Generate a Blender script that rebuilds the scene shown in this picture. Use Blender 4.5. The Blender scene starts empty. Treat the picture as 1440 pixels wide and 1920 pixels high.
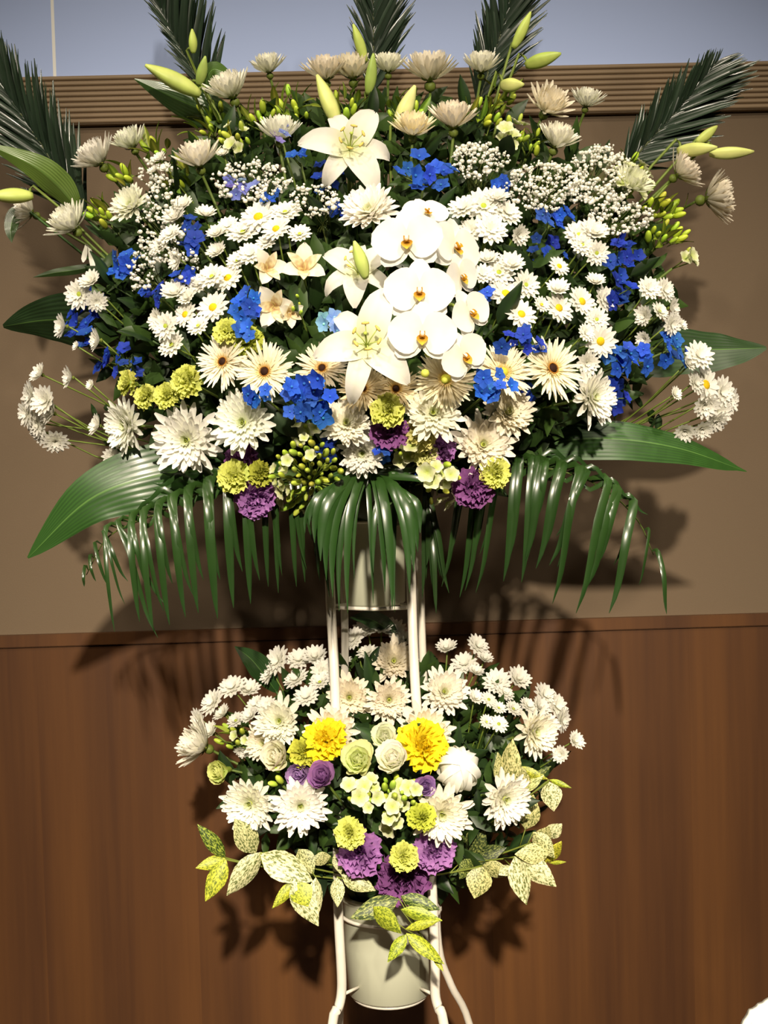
import bpy, math, random
import numpy as np
from mathutils import Vector, Matrix, Euler
random.seed(7)
sc = bpy.context.scene
COL = sc.collection
PI = math.pi

# ------------------------------------------------------------------ camera
FPX = 2379.0
CAM_LOC = Vector((0.0, -1.9, 1.25))
ROT = (Matrix.Rotation(math.radians(-1.0), 3, 'Z') @ Matrix.Rotation(math.radians(90 - 2.17), 3, 'X')
       @ Matrix.Rotation(math.radians(-1.55), 3, 'Z'))
cd = bpy.data.cameras.new('camera'); cam = bpy.data.objects.new('camera', cd); COL.objects.link(cam)
cd.sensor_fit = 'HORIZONTAL'; cd.sensor_width = 36.0; cd.lens = 36.0 * FPX / 1440.0
cd.clip_start = 0.05
cam.matrix_world = Matrix.Translation(CAM_LOC) @ ROT.to_4x4()
sc.camera = cam

# ------------------------------------------------------------------ world and exposure
w = bpy.data.worlds.new('world'); sc.world = w; w.use_nodes = True
w.node_tree.nodes['Background'].inputs[0].default_value = (1.0, 0.86, 0.68, 1)
w.node_tree.nodes['Background'].inputs[1].default_value = 0.05
sc.view_settings.view_transform = 'Standard'; sc.view_settings.look = 'None'
sc.view_settings.gamma = 1.0; sc.view_settings.exposure = 0.0
try: sc.view_settings.use_curve_mapping = False
except Exception: pass

# ------------------------------------------------------------------ ceiling lamps
WARM = (1.0, 0.87, 0.69)
LAMPS = [  # x, y, z, watts, size, aim, spread
    (0.10, -4.2, 2.90, 20, 0.14, (0.0, 0.3, 0.42), 42),
    (0.95, -1.70, 2.92, 4.6, 0.10, (0.1, 0.1, 0.75), 80),
    (-0.92, -1.70, 2.92, 4.6, 0.10, (-0.1, 0.1, 0.75), 80),
    (0.70, -0.85, 2.92, 2.6, 0.08, (0.25, 0.25, 0.4), 80),
    (-0.70, -0.85, 2.92, 2.6, 0.08, (-0.25, 0.25, 0.4), 80),
]
for i, (x, y, z, e, s, aim, spread) in enumerate(LAMPS):
    ld = bpy.data.lights.new('downlight_lamp', 'AREA'); ld.shape = 'DISK'; ld.size = s
    ld.energy = e; ld.color = WARM; ld.spread = math.radians(spread)
    lo = bpy.data.objects.new('downlight_lamp', ld); COL.objects.link(lo)
    lo.location = (x, y, z)
    lo.rotation_euler = (Vector(aim) - Vector((x, y, z))).to_track_quat('-Z', 'Y').to_euler()

# ------------------------------------------------------------------ helpers
def lin(c):
    return tuple((v / 255 / 12.92) if v / 255 <= 0.04045 else ((v / 255 + 0.055) / 1.055) ** 2.4 for v in c[:3])
def hexc(h):
    return lin((int(h[0:2], 16), int(h[2:4], 16), int(h[4:6], 16)))
def mixc(a, b, t):
    t = max(0.0, min(1.0, t)); return tuple(a[k] * (1 - t) + b[k] * t for k in range(3))
def P(px, py, Y=0.0):
    d = ROT @ Vector(((px - 720) / FPX, (960 - py) / FPX, -1.0))
    t = (Y - CAM_LOC.y) / d.y
    return CAM_LOC + d * t
def SZ(Y):                                   # metres per photograph pixel at depth Y
    return (Y + 1.9) / FPX
def smooth(t): return t * t * (3 - 2 * t)

class MB:
    def __init__(s): s.v = []; s.f = []; s.c = []
    def add(s, vs, fs, cs, M=None):
        b = len(s.v)
        s.v += [tuple(M @ Vector(v)) if M is not None else tuple(v) for v in vs]
        s.f += [tuple(i + b for i in f) for f in fs]
        s.c += cs if isinstance(cs, list) else [cs] * len(vs)
        return b
    def mesh(s, name, mat, smooth_=True):
        me = bpy.data.meshes.new(name); me.from_pydata(s.v, [], s.f)
        a = me.color_attributes.new('Col', 'FLOAT_COLOR', 'POINT')
        arr = np.ones((len(s.v), 4), dtype=np.float32); arr[:, :3] = np.array(s.c, dtype=np.float32)
        a.data.foreach_set('color', arr.ravel())
        if smooth_: me.polygons.foreach_set('use_smooth', [True] * len(me.polygons))
        me.materials.append(mat); me.update()
        return me

WM = {}
def link(o, parent, M):
    COL.objects.link(o); WM[o.name] = M
    if parent is not None:
        o.parent = parent; o.matrix_basis = WM[parent.name].inverted() @ M
    else: o.matrix_basis = M
    return o
def thing(name, label, cat, loc, group=None):
    o = bpy.data.objects.new(name, None); o.empty_display_size = 0.02
    link(o, None, Matrix.Translation(Vector(loc)))
    o['label'] = label; o['category'] = cat
    if group: o['group'] = group
    return o
def part(name, me, parent, M=None, color=None, kind=None, label=None):
    o = bpy.data.objects.new(name, me)
    link(o, parent, M if M is not None else Matrix.Identity(4))
    o.color = (*color, 1) if color else (1, 1, 1, 1)
    if kind: o['kind'] = kind
    if label: o['label'] = label
    return o
def structure(name, me, M=None):
    o = part(name, me, None, M); o['kind'] = 'structure'; return o

def face_matrix(p, n, spin=0.0, s=1.0):
    n = Vector(n).normalized(); up = Vector((0, 0, 1))
    x = up.cross(n)
    if x.length < 1e-3: x = Vector((1, 0, 0))
    x.normalize(); y = n.cross(x)
    R = Matrix((x, y, n)).transposed().to_4x4()
    S = Matrix.Diagonal((s, s, s, 1)) if not hasattr(s, '__len__') else Matrix.Diagonal((*s, 1))
    return Matrix.Translation(Vector(p)) @ R @ Matrix.Rotation(spin, 4, 'Z') @ S

# ------------------------------------------------------------------ materials
def new_mat(name):
    m = bpy.data.materials.new(name); m.use_nodes = True
    return m, m.node_tree, m.node_tree.nodes['Principled BSDF']
def N(nt, t, **kw):
    n = nt.nodes.new(t)
    for k, v in kw.items(): setattr(n, k, v)
    return n
def attr_mat(name, rough=0.6, spec=0.3, trans=0.0, bump=None, var=0.08, nscale=60.0, coat=0.0):
    m, nt, b = new_mat(name)
    a = N(nt, 'ShaderNodeAttribute', attribute_name='Col'); oi = N(nt, 'ShaderNodeObjectInfo')
    mx = N(nt, 'ShaderNodeMix', data_type='RGBA', blend_type='MULTIPLY'); mx.inputs[0].default_value = 1
    nt.links.new(a.outputs['Color'], mx.inputs[6]); nt.links.new(oi.outputs['Color'], mx.inputs[7])
    tc = N(nt, 'ShaderNodeTexCoord'); no = N(nt, 'ShaderNodeTexNoise'); no.inputs['Scale'].default_value = nscale
    geo = N(nt, 'ShaderNodeNewGeometry'); nt.links.new(geo.outputs['Position'], no.inputs['Vector'])
    mr = N(nt, 'ShaderNodeMapRange'); mr.inputs['To Min'].default_value = 1 - var * 1.6; mr.inputs['To Max'].default_value = 1 + var * 1.6
    nt.links.new(no.outputs['Fac'], mr.inputs['Value'])
    mv = N(nt, 'ShaderNodeVectorMath', operation='SCALE')
    nt.links.new(mx.outputs[2], mv.inputs[0]); nt.links.new(mr.outputs['Result'], mv.inputs['Scale'])
    nt.links.new(mv.outputs[0], b.inputs['Base Color'])
    b.inputs['Roughness'].default_value = rough; b.inputs['Specular IOR Level'].default_value = spec
    if coat: b.inputs['Coat Weight'].default_value = coat; b.inputs['Coat Roughness'].default_value = 0.15
    if bump:
        wv = N(nt, 'ShaderNodeTexWave', wave_type='BANDS', bands_direction='Y'); wv.inputs['Scale'].default_value = bump[0]
        wv.inputs['Distortion'].default_value = 1.0
        nt.links.new(tc.outputs['UV' if bump[2:] else 'Object'], wv.inputs['Vector'])
        bp = N(nt, 'ShaderNodeBump'); bp.inputs['Strength'].default_value = bump[1]; bp.inputs['Distance'].default_value = 0.002
        nt.links.new(wv.outputs['Fac'], bp.inputs['Height']); nt.links.new(bp.outputs[0], b.inputs['Normal'])
    if trans:
        out = nt.nodes['Material Output']; tr = N(nt, 'ShaderNodeBsdfTranslucent'); ms = N(nt, 'ShaderNodeMixShader')
        ms.inputs[0].default_value = trans
        nt.links.new(mv.outputs[0], tr.inputs['Color'])
        nt.links.new(b.outputs[0], ms.inputs[1]); nt.links.new(tr.outputs[0], ms.inputs[2]); nt.links.new(ms.outputs[0], out.inputs[0])
    return m
PETAL = attr_mat('petal', 0.65, 0.2, trans=0.32, var=0.05)
STEM = attr_mat('stem', 0.5, 0.3)
LEAF = attr_mat('leaf', 0.45, 0.4, trans=0.08, var=0.2, nscale=40)
GLOSS = attr_mat('glossy_leaf', 0.30, 0.6, var=0.18, nscale=25, coat=0.25)
BROAD = attr_mat('broad_leaf', 0.36, 0.6, var=0.15, nscale=20, coat=0.15)
DISC = attr_mat('flower_disc', 0.8, 0.2, var=0.25, nscale=900)
PAINT = attr_mat('white_paint', 0.35, 0.5, var=0.03)

def varieg_mat(name, c1, c2, lo, hi):
    m, nt, b = new_mat(name)
    tc = N(nt, 'ShaderNodeTexCoord'); mp = N(nt, 'ShaderNodeMapping'); mp.inputs['Scale'].default_value = (11, 24, 11)
    oi = N(nt, 'ShaderNodeObjectInfo')
    no = N(nt, 'ShaderNodeTexNoise', noise_dimensions='4D'); no.inputs['Scale'].default_value = 1.6; no.inputs['Detail'].default_value = 4
    nt.links.new(tc.outputs['Object'], mp.inputs['Vector']); nt.links.new(mp.outputs[0], no.inputs['Vector'])
    mu = N(nt, 'ShaderNodeMath', operation='MULTIPLY'); mu.inputs[1].default_value = 50
    nt.links.new(oi.outputs['Random'], mu.inputs[0]); nt.links.new(mu.outputs[0], no.inputs['W'])
    cr = N(nt, 'ShaderNodeValToRGB'); cr.color_ramp.elements[0].position = lo; cr.color_ramp.elements[0].color = (*c1, 1)
    cr.color_ramp.elements[1].position = hi; cr.color_ramp.elements[1].color = (*c2, 1)
    nt.links.new(no.outputs['Fac'], cr.inputs[0])
    mx = N(nt, 'ShaderNodeMix', data_type='RGBA', blend_type='MULTIPLY'); mx.inputs[0].default_value = 1
    nt.links.new(cr.outputs[0], mx.inputs[6]); nt.links.new(oi.outputs['Color'], mx.inputs[7])
    nt.links.new(mx.outputs[2], b.inputs['Base Color']); b.inputs['Roughness'].default_value = 0.5
    return m
VCREAM = varieg_mat('variegated_leaf', hexc('5a6630'), hexc('e0dcac'), 0.40, 0.56)
VYEL = varieg_mat('variegated_yellow_leaf', hexc('5a6a18'), hexc('c8cc3e'), 0.40, 0.60)
VDARK = varieg_mat('variegated_dark_leaf', hexc('2a3c16'), hexc('a8b060'), 0.46, 0.66)

def simple_mat(name, col, rough=0.7, nscale=4, var=0.06, bump=0.0, bscale=300):
    m, nt, b = new_mat(name)
    geo = N(nt, 'ShaderNodeNewGeometry'); no = N(nt, 'ShaderNodeTexNoise'); no.inputs['Scale'].default_value = nscale
    nt.links.new(geo.outputs['Position'], no.inputs['Vector'])
    cr = N(nt, 'ShaderNodeValToRGB')
    cr.color_ramp.elements[0].color = (*[v * (1 - var) for v in col], 1); cr.color_ramp.elements[1].color = (*[v * (1 + var) for v in col], 1)
    nt.links.new(no.outputs['Fac'], cr.inputs[0]); nt.links.new(cr.outputs[0], b.inputs['Base Color'])
    b.inputs['Roughness'].default_value = rough
    if bump:
        n2 = N(nt, 'ShaderNodeTexNoise'); n2.inputs['Scale'].default_value = bscale
        nt.links.new(geo.outputs['Position'], n2.inputs['Vector'])
        bp = N(nt, 'ShaderNodeBump'); bp.inputs['Strength'].default_value = bump; bp.inputs['Distance'].default_value = 0.001
        nt.links.new(n2.outputs['Fac'], bp.inputs['Height']); nt.links.new(bp.outputs[0], b.inputs['Normal'])
    return m
def wood_mat():
    m, nt, b = new_mat('walnut_veneer')
    geo = N(nt, 'ShaderNodeNewGeometry'); oi = N(nt, 'ShaderNodeObjectInfo')
    mp = N(nt, 'ShaderNodeMapping'); mp.inputs['Scale'].default_value = (1, 1, 0.035)
    nt.links.new(geo.outputs['Position'], mp.inputs['Vector'])
    n1 = N(nt, 'ShaderNodeTexNoise', noise_dimensions='4D'); n1.inputs['Scale'].default_value = 11; n1.inputs['Detail'].default_value = 2
    n2 = N(nt, 'ShaderNodeTexNoise', noise_dimensions='4D'); n2.inputs['Scale'].default_value = 90; n2.inputs['Detail'].default_value = 3
    mu = N(nt, 'ShaderNodeMath', operation='MULTIPLY'); mu.inputs[1].default_value = 30
    nt.links.new(oi.outputs['Random'], mu.inputs[0])
    for n in (n1, n2):
        nt.links.new(mp.outputs[0], n.inputs['Vector']); nt.links.new(mu.outputs[0], n.inputs['W'])
    ad = N(nt, 'ShaderNodeMath', operation='MULTIPLY_ADD'); ad.inputs[1].default_value = 0.28
    nt.links.new(n2.outputs['Fac'], ad.inputs[0]); nt.links.new(n1.outputs['Fac'], ad.inputs[2])
    cr = N(nt, 'ShaderNodeValToRGB'); e = cr.color_ramp.elements
    e[0].position = 0.42; e[0].color = (*hexc('432a1a'), 1); e[1].position = 0.88; e[1].color = (*hexc('634021'), 1)
    nt.links.new(ad.outputs[0], cr.inputs[0]); nt.links.new(cr.outputs[0], b.inputs['Base Color'])
    b.inputs['Roughness'].default_value = 0.42; b.inputs['Specular IOR Level'].default_value = 0.35
    return m

# ------------------------------------------------------------------ the room
def box_mesh(name, mat, x0, x1, y0, y1, z0, z1, bev=0.0):
    import bmesh
    bm = bmesh.new(); bmesh.ops.create_cube(bm, size=1)
    for v in bm.verts: v.co = Vector((x0 + (v.co.x + .5) * (x1 - x0), y0 + (v.co.y + .5) * (y1 - y0), z0 + (v.co.z + .5) * (z1 - z0)))
    if bev: bmesh.ops.bevel(bm, geom=bm.edges[:], offset=bev, segments=2, affect='EDGES')
    me = bpy.data.meshes.new(name); bm.to_mesh(me); bm.free(); me.materials.append(mat); return me
WY = 0.42
m_wall = simple_mat('taupe_wallpaper', hexc('6d5c48'), 0.85, 3, 0.04, 0.25, 500)
m_tan = simple_mat('tan_trim_paint', hexc('8c775c'), 0.6, 5, 0.04)
m_blue = simple_mat('pale_blue_panel', hexc('b0c5f6'), 0.6, 1.2, 0.05)
m_white = simple_mat('white_joint', hexc('f0f0ec'), 0.5, 5, 0.02)
m_floor = simple_mat('carpet', hexc('5c4a3c'), 0.95, 40, 0.25, 0.5, 400)
m_ceil = simple_mat('ceiling_paint', hexc('d8d0c0'), 0.9, 3, 0.03)
m_wood = wood_mat()
Z_RAIL, Z_TB, Z_TT = 0.957, 1.872, 1.958
X0, X1, YB, ZC = -2.6, 2.6, -6.0, 3.0
structure('floor', box_mesh('floor', m_floor, X0, X1, YB, WY + .1, -0.1, 0))
structure('ceiling', box_mesh('ceiling', m_ceil, X0, X1, YB, WY + .1, ZC, ZC + .1))
structure('wall_left', box_mesh('wall_left', m_wall, X0 - .1, X0, YB, WY + .1, 0, ZC))
structure('wall_right', box_mesh('wall_right', m_wall, X1, X1 + .1, YB, WY + .1, 0, ZC))
structure('wall_front', box_mesh('wall_front', m_wall, X0, X1, YB - .1, YB, 0, ZC))
wb = structure('wall_back', box_mesh('wall_back', m_wall, X0, X1, WY, WY + .1, 0, ZC))
# pale blue panels above the fluted trim, with a white joint between them
xj = P(102, 80, WY).x
for a, b in ((X0, xj - 0.0028), (xj + 0.0028, X1)):
    part('blue_panel', box_mesh('blue_panel', m_blue, a, b, WY - .006, WY, Z_TT, ZC), wb, None)
part('joint_strip', box_mesh('joint_strip', m_white, xj - .0028, xj + .0028, WY - .0062, WY, Z_TT, ZC), wb, None)
# walnut wainscot panels under the rail
edges = [X0, -2.28, -1.86, -1.44, -1.02, -.60, -.32, -0.06, .22, P(1293, 1500, WY).x, .83, 1.25, 1.67, 2.1, X1]
for a, b in zip(edges, edges[1:]):
    part('wood_panel', box_mesh('wood_panel', m_wood, a, b, WY - .012, WY, 0.08, Z_RAIL - .024, 0.0003), wb, None)
r = structure('trim_1', box_mesh('trim_1', m_wood, X0, X1, WY - .017, WY, Z_RAIL - .0225, Z_RAIL, 0.0015))
structure('baseboard_back', box_mesh('baseboard_back', m_wood, X0, X1, WY - .016, WY, 0, 0.079, 0.002))
# fluted trim: backing board with nine rounded ridges
tr = structure('trim_2', box_mesh('trim_2', m_tan, X0, X1, WY - .014, WY, Z_TB, Z_TT))
nr = 9; hr = (Z_TT - Z_TB) / nr
for i in range(nr):
    z = Z_TB + i * hr; mb = MB(); K = 7
    for x in (X0, X1):
        for k in range(K):
            a = PI * k / (K - 1); mb.v.append((x, WY - .014 - .0045 * math.sin(a), z + hr * (.5 - .42 * math.cos(a)))); mb.c.append((1, 1, 1))
    mb.f = [(k, k + 1, K + k + 1, K + k) for k in range(K - 1)]
    part('ridge', mb.mesh('ridge', m_tan), tr, None)

# ------------------------------------------------------------------ petals, leaves, tubes
def sheet(L, W, prof, e0, e1, nL=5, nW=3, cup=0.0, col=((1, 1, 1), (1, 1, 1)), pw=1.0, wavy=0.0, wn=3, start=0.0, colf=None):
    """a petal along +X that rises by the angle e0 at its base and e1 at its tip"""
    vs, cs, fs = [], [], []
    x = z = 0.0; px = start
    prev = 0.0; xs, zs = [start], [0.0]; sub = 4
    for i in range(1, nL + 1):
        for q in range(sub):
            t = (i - 1 + (q + .5) / sub) / nL; a = e0 + (e1 - e0) * t ** pw
            x += math.cos(a) * L / nL / sub; z += math.sin(a) * L / nL / sub
        xs.append(start + x); zs.append(z)
    for i in range(nL + 1):
        t = i / nL; hw = W * 0.5 * prof(t); a = e0 + (e1 - e0) * t ** pw
        for j in range(nW + 1):
            s = 2 * j / nW - 1
            off = cup * hw * s * s + wavy * L * t * t * math.sin(wn * PI * s + 2.1 * i)
            vs.append((xs[i] - math.sin(a) * off, s * hw, zs[i] + math.cos(a) * off))
            cs.append(colf(t, s) if colf else mixc(col[0], col[1], t))
    for i in range(nL):
        for j in range(nW):
            a = i * (nW + 1) + j; fs.append((a, a + 1, a + nW + 2, a + nW + 1))
    return vs, fs, cs
def hubbed(mb, sh, M, hub):
    vs, fs, cs = sh; b = mb.add(vs, fs, cs, M)
    mb.f.append((hub, b + 1, b))          # ties the petal to the hub so that the ring is one piece
def tube(mb, pts, rad, seg=6, col=(1, 1, 1), cap=True):
    pts = [Vector(p) for p in pts]; n = len(pts); base = len(mb.v)
    ref = Vector((0.13, 1, 0.21)).normalized()
    for i, p in enumerate(pts):
        t = (pts[min(i + 1, n - 1)] - pts[max(i - 1, 0)]).normalized()
        u = t.cross(ref)
        if u.length < .05: u = t.cross(Vector((1, 0, 0)))
        u.normalize(); v = t.cross(u)
        r = rad[i] if hasattr(rad, '__len__') else rad
        for k in range(seg):
            a = 2 * PI * k / seg; q = p + (u * math.cos(a) + v * math.sin(a)) * r
            mb.v.append(tuple(q)); mb.c.append(col if not isinstance(col, list) else col[i])
    for i in range(n - 1):
        for k in range(seg):
            k2 = (k + 1) % seg; a = base + i * seg
            mb.f.append((a + k, a + k2, a + seg + k2, a + seg + k))
    if cap:
        mb.f.append(tuple(base + k for k in range(seg))[::-1]); mb.f.append(tuple(base + (n - 1) * seg + k for k in range(seg)))
def catmull(pts, n):
    P_ = [Vector(p) for p in pts]; P_ = [P_[0] * 2 - P_[1]] + P_ + [P_[-1] * 2 - P_[-2]]; out = []; m = len(P_) - 3
    for i in range(n + 1):
        u = i / n * m; k = min(int(u), m - 1); t = u - k; a, b, c, d = P_[k:k + 4]
        out.append(.5 * ((2 * b) + (c - a) * t + (2 * a - 5 * b + 4 * c - d) * t * t + (3 * b - a - 3 * c + d) * t ** 3))
    return out
def ribbon(mb, pts, width, prof, tilt=0.0, fold=0.0, n=10, nW=2, colf=None, col=(1, 1, 1), wave=0.0, ridge=0.0):
    """a blade along a path; width in metres; tilt turns the blade about its path; fold raises the edges towards the viewer side"""
    pp = catmull(pts, n); base = len(mb.v); v = Vector((0, 1, 0))
    for i, p in enumerate(pp):
        t = (pp[min(i + 1, n)] - pp[max(i - 1, 0)]).normalized()
        w_ = t.cross(v)
        if w_.length < .2: w_ = Vector((1, 0, 0))
        w_.normalize(); nn = w_.cross(t).normalized()
        tl = tilt(i / n) if callable(tilt) else tilt
        ww = w_ * math.cos(tl) + nn * math.sin(tl); n2 = ww.cross(t).normalized()
        h = width * .5 * prof(i / n)
        for j in range(nW + 1):
            s = 2 * j / nW - 1
            q = p + ww * (h * s) + n2 * (fold * h * (abs(s) - 0) + wave * h * math.sin(7 * i / n * PI + s * 2) * s + ridge * h * math.sin(s * 34))
            mb.v.append(tuple(q)); mb.c.append(colf(i / n, s) if colf else col)
    for i in range(n):
        for j in range(nW):
            a = base + i * (nW + 1) + j; mb.f.append((a, a + 1, a + nW + 2, a + nW + 1))
def ellipsoid(mb, c, r, seg=8, rings=5, col=(1, 1, 1), colf=None):
    base = len(mb.v); c = Vector(c)
    r = r if hasattr(r, '__len__') else (r, r, r)
    mb.v.append((c.x, c.y, c.z - r[2])); mb.c.append(colf(0) if colf else col)
    for i in range(1, rings):
        a = PI * i / rings
        for k in range(seg):
            b = 2 * PI * k / seg
            mb.v.append((c.x + r[0] * math.sin(a) * math.cos(b), c.y + r[1] * math.sin(a) * math.sin(b), c.z - r[2] * math.cos(a)))
            mb.c.append(colf(i / rings) if colf else col)
    mb.v.append((c.x, c.y, c.z + r[2])); mb.c.append(colf(1) if colf else col); top = len(mb.v) - 1
    for k in range(seg):
        k2 = (k + 1) % seg
        mb.f.append((base, base + 1 + k2, base + 1 + k)); mb.f.append((top, top - seg + k, top - seg + k2))
        for i in range(rings - 2):
            a = base + 1 + i * seg; mb.f.append((a + k, a + k2, a + seg + k2, a + seg + k))

RZ = lambda a: Matrix.Rotation(a, 4, 'Z')
RY = lambda a: Matrix.Rotation(a, 4, 'Y')
RX = lambda a: Matrix.Rotation(a, 4, 'X')
def prof_strap(t): return (0.45 + 0.55 * smooth(min(1, t * 1.8))) * (1 - max(0, (t - .78) / .22) ** 2 * .7)
def prof_oval(t): return max(0.05, math.sin(PI * min(1, .06 + t * .94)) ** .7)
def prof_leaf(t): return max(0.03, math.sin(PI * (t ** .8)) ** .9)
def prof_fan(t): return .18 + .82 * smooth(min(1, t * 1.05))
def prof_round(t): return max(.12, math.sqrt(max(0, 1 - (2 * (t * .93 + .05) - 1.05) ** 2)))
def prof_lily(t): return max(.04, (math.sin(PI * (.10 + .88 * t ** .85))) ** .8)
W_, CR, GR = hexc('fcfaf2'), hexc('ece4c4'), hexc('cdd690')
rnd = random.random
def jit(a): return (rnd() - .5) * 2 * a

def ring(mb, n, L, W, prof, e0, e1, hub, off=0.0, jl=.08, je=.1, ja=.08, **kw):
    for k in range(n):
        sh = sheet(L * (1 + jit(jl)), W, prof, e0 + jit(je), e1 + jit(je), **kw)
        hubbed(mb, sh, RZ(2 * PI * k / n + off + jit(ja)), hub)
def hub_vert(mb, col, z=0.0):
    mb.v.append((0, 0, z)); mb.c.append(col); return len(mb.v) - 1
def dome_mesh(name, r, h, col, mat, z=0.0, colf=None):
    mb = MB(); ellipsoid(mb, (0, 0, z), (r, r, h), 10, 6, col, colf); return mb.mesh(name, mat)
def calyx_mesh():
    mb = MB(); h = hub_vert(mb, hexc('5f6d2c'), -.30)
    ellipsoid(mb, (0, 0, -.14), (.17, .17, .16), 8, 5, hexc('66742f'))
    ring(mb, 8, .34, .15, prof_leaf, .1, .9, h, nL=3, nW=2, col=(hexc('5d6b2a'), hexc('7b8838')), start=.05)
    for i in range(len(mb.v)):
        pass
    return mb.mesh('calyx', STEM)

TP = {}
def build_templates():
    d = math.radians
    # large chrysanthemum, open and cupped
    for nm, (o0, o1) in {'open': (.12, .55), 'cup': (.38, .95), 'loose': (-.05, .35)}.items():
        sh = sheet(1.0, .15 if nm == 'cup' else .205, prof_strap, d(o0 * 57.3), o1, nL=6, nW=2, cup=.55, col=(mixc(W_, GR, .25), W_))
        mb = MB(); mb.add(*sh); TP['mum_petal_' + nm] = mb.mesh('petal', PETAL)
        sh = sheet(.95, .145 if nm == 'cup' else .195, prof_strap, o0 + .1, o1 + .75, nL=6, nW=2, cup=.6, col=(mixc(W_, GR, .25), W_))
        mb = MB(); mb.add(*sh); TP['mum_petal2_' + nm] = mb.mesh('petal', PETAL)
        for v in range(2):
            mb = MB(); h = hub_vert(mb, GR, 0)
            ring(mb, 24 if nm == 'cup' else 20, .88, .15 if nm == 'cup' else .19, prof_strap, o0 + .22, o1 + .35, h, .1, nL=5, nW=2, cup=.5, col=(mixc(W_, GR, .3), W_))
            ring(mb, 22 if nm == 'cup' else 18, .80 if nm == 'cup' else .74, .14 if nm == 'cup' else .18, prof_strap, o0 + .42, o1 + .55, h, .25, nL=5, nW=2, cup=.5, col=(mixc(W_, GR, .35), W_))
            ring(mb, 15, .56, .16, prof_strap, o0 + .65, o1 + .75, h, .0, nL=4, nW=2, cup=.5, col=(mixc(W_, GR, .5), W_))
            ring(mb, 11, .34, .12, prof_strap, .85, 1.5, h, .2, nL=4, nW=2, cup=.5, col=(GR, mixc(W_, GR, .45)))
            ring(mb, 8, .22, .10, prof_strap, 1.1, 1.75, h, .1, nL=3, nW=2, cup=.4, col=(hexc('a8b648'), hexc('c9d07c')))
            TP['mum_inner_%s%d' % (nm, v)] = mb.mesh('inner_petals', PETAL)
    TP['mum_eye'] = dome_mesh('flower_center', .10, .08, hexc('b4bf4c'), DISC, .05)
    TP['calyx'] = calyx_mesh()
    # spidery gerbera
    GT = hexc('f3eedd')
    for v in range(2):
        sh = sheet(1.0, .105, prof_strap, .06 + v * .10, .16 + v * .2, nL=5, nW=2, cup=.4, col=(mixc(GT, hexc('dcc48a'), .35), GT), start=.0)
        mb = MB(); mb.add(*sh); TP['ger_petal%d' % v] = mb.mesh('petal', PETAL)
    mb = MB(); h = hub_vert(mb, GT, 0)
    ring(mb, 28, .80, .085, prof_strap, .22, .3, h, 0, nL=4, nW=2, cup=.4, col=(hexc('e6d6a4'), GT))
    ring(mb, 26, .58, .075, prof_strap, .36, .5, h, .1, nL=4, nW=2, cup=.4, col=(hexc('e2cc92'), GT))
    ring(mb, 22, .36, .055, prof_strap, .5, .8, h, .05, nL=3, nW=2, cup=.4, col=(hexc('c89a48'), hexc('e6d49a')))
    TP['ger_inner'] = mb.mesh('inner_petals', PETAL)
    mb = MB(); ellipsoid(mb, (0, 0, .09), (.15, .15, .10), 12, 6, None, lambda t: hexc('2a1408') if t > .55 else hexc('8a5a24'))
    for k in range(26):
        a = 2 * PI * k / 26; ellipsoid(mb, (.155 * math.cos(a), .155 * math.sin(a), .13), (.018, .018, .05), 4, 3, hexc('b07828'))
    TP['ger_eye'] = mb.mesh('flower_center', DISC)
    TP['ger_green'] = dome_mesh('flower_center', .17, .16, hexc('b9b83c'), DISC, .08)
    # daisy heads of the sprays
    for v in range(3):
        mb = MB(); h = hub_vert(mb, W_, 0); e = (.02, .16, .45)[v]
        c = (mixc(W_, GR, .15), W_)
        ring(mb, 15, .98, .30, prof_strap, e, e + .12, h, 0, nL=4, nW=2, cup=.22, col=c, ja=.06)
        ring(mb, 13, .80, .27, prof_strap, e + .2, e + .38, h, .2, nL=4, nW=2, cup=.22, col=c, ja=.08)
        if v > 0: ring(mb, 9, .52, .22, prof_strap, e + .5, e + .75, h, .1, nL=3, nW=2, cup=.3, col=c)
        ellipsoid(mb, (0, 0, -.10), (.16, .16, .12), 7, 4, hexc('7d8b3c')); mb.f.append((h, len(mb.v) - 1, len(mb.v) - 2))
        TP['daisy%d' % v] = mb.mesh('flower_head', PETAL)
    for nm, c in (('y', 'd0ad16'), ('g', '9aa83a')):
        TP['disc_' + nm] = dome_mesh('disc', .26 if nm == 'y' else .19, .15, hexc(c), DISC, .05)
    # ruffled carnation
    def ruffle(L, W, e0, e1): return sheet(L, W, prof_fan, e0, e1, nL=6, nW=10, cup=.3, wavy=.13, wn=2.6 + rnd(), col=((.78, .78, .74), (1.08, 1.08, 1.08)))
    mb = MB(); mb.add(*ruffle(1.0, 1.15, .15, .35)); TP['car_petal'] = mb.mesh('petal', PETAL)
    for v in range(2):
        mb = MB(); h = hub_vert(mb, (.6, .6, .6))
        for (n, L, W, e0, e1) in ((6, .95, 1.0, .5, .7), (6, .92, .85, .8, 1.0), (5, .88, .7, 1.1, 1.25), (4, .8, .5, 1.35, 1.5)):
            for k in range(n): hubbed(mb, ruffle(L * (1 + jit(.22)), W, e0 + jit(.3), e1 + jit(.4)), RZ(2 * PI * k / n + jit(.6) + L) @ RX(jit(.35)), h)
        TP['car_inner%d' % v] = mb.mesh('inner_petals', PETAL)
    mb = MB(); tube(mb, [(0, 0, -.75), (0, 0, -.55), (0, 0, -.2), (0, 0, .1)], [.08, .2, .24, .3], 8, hexc('7f9038')); TP['car_calyx'] = mb.mesh('calyx', STEM)
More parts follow.
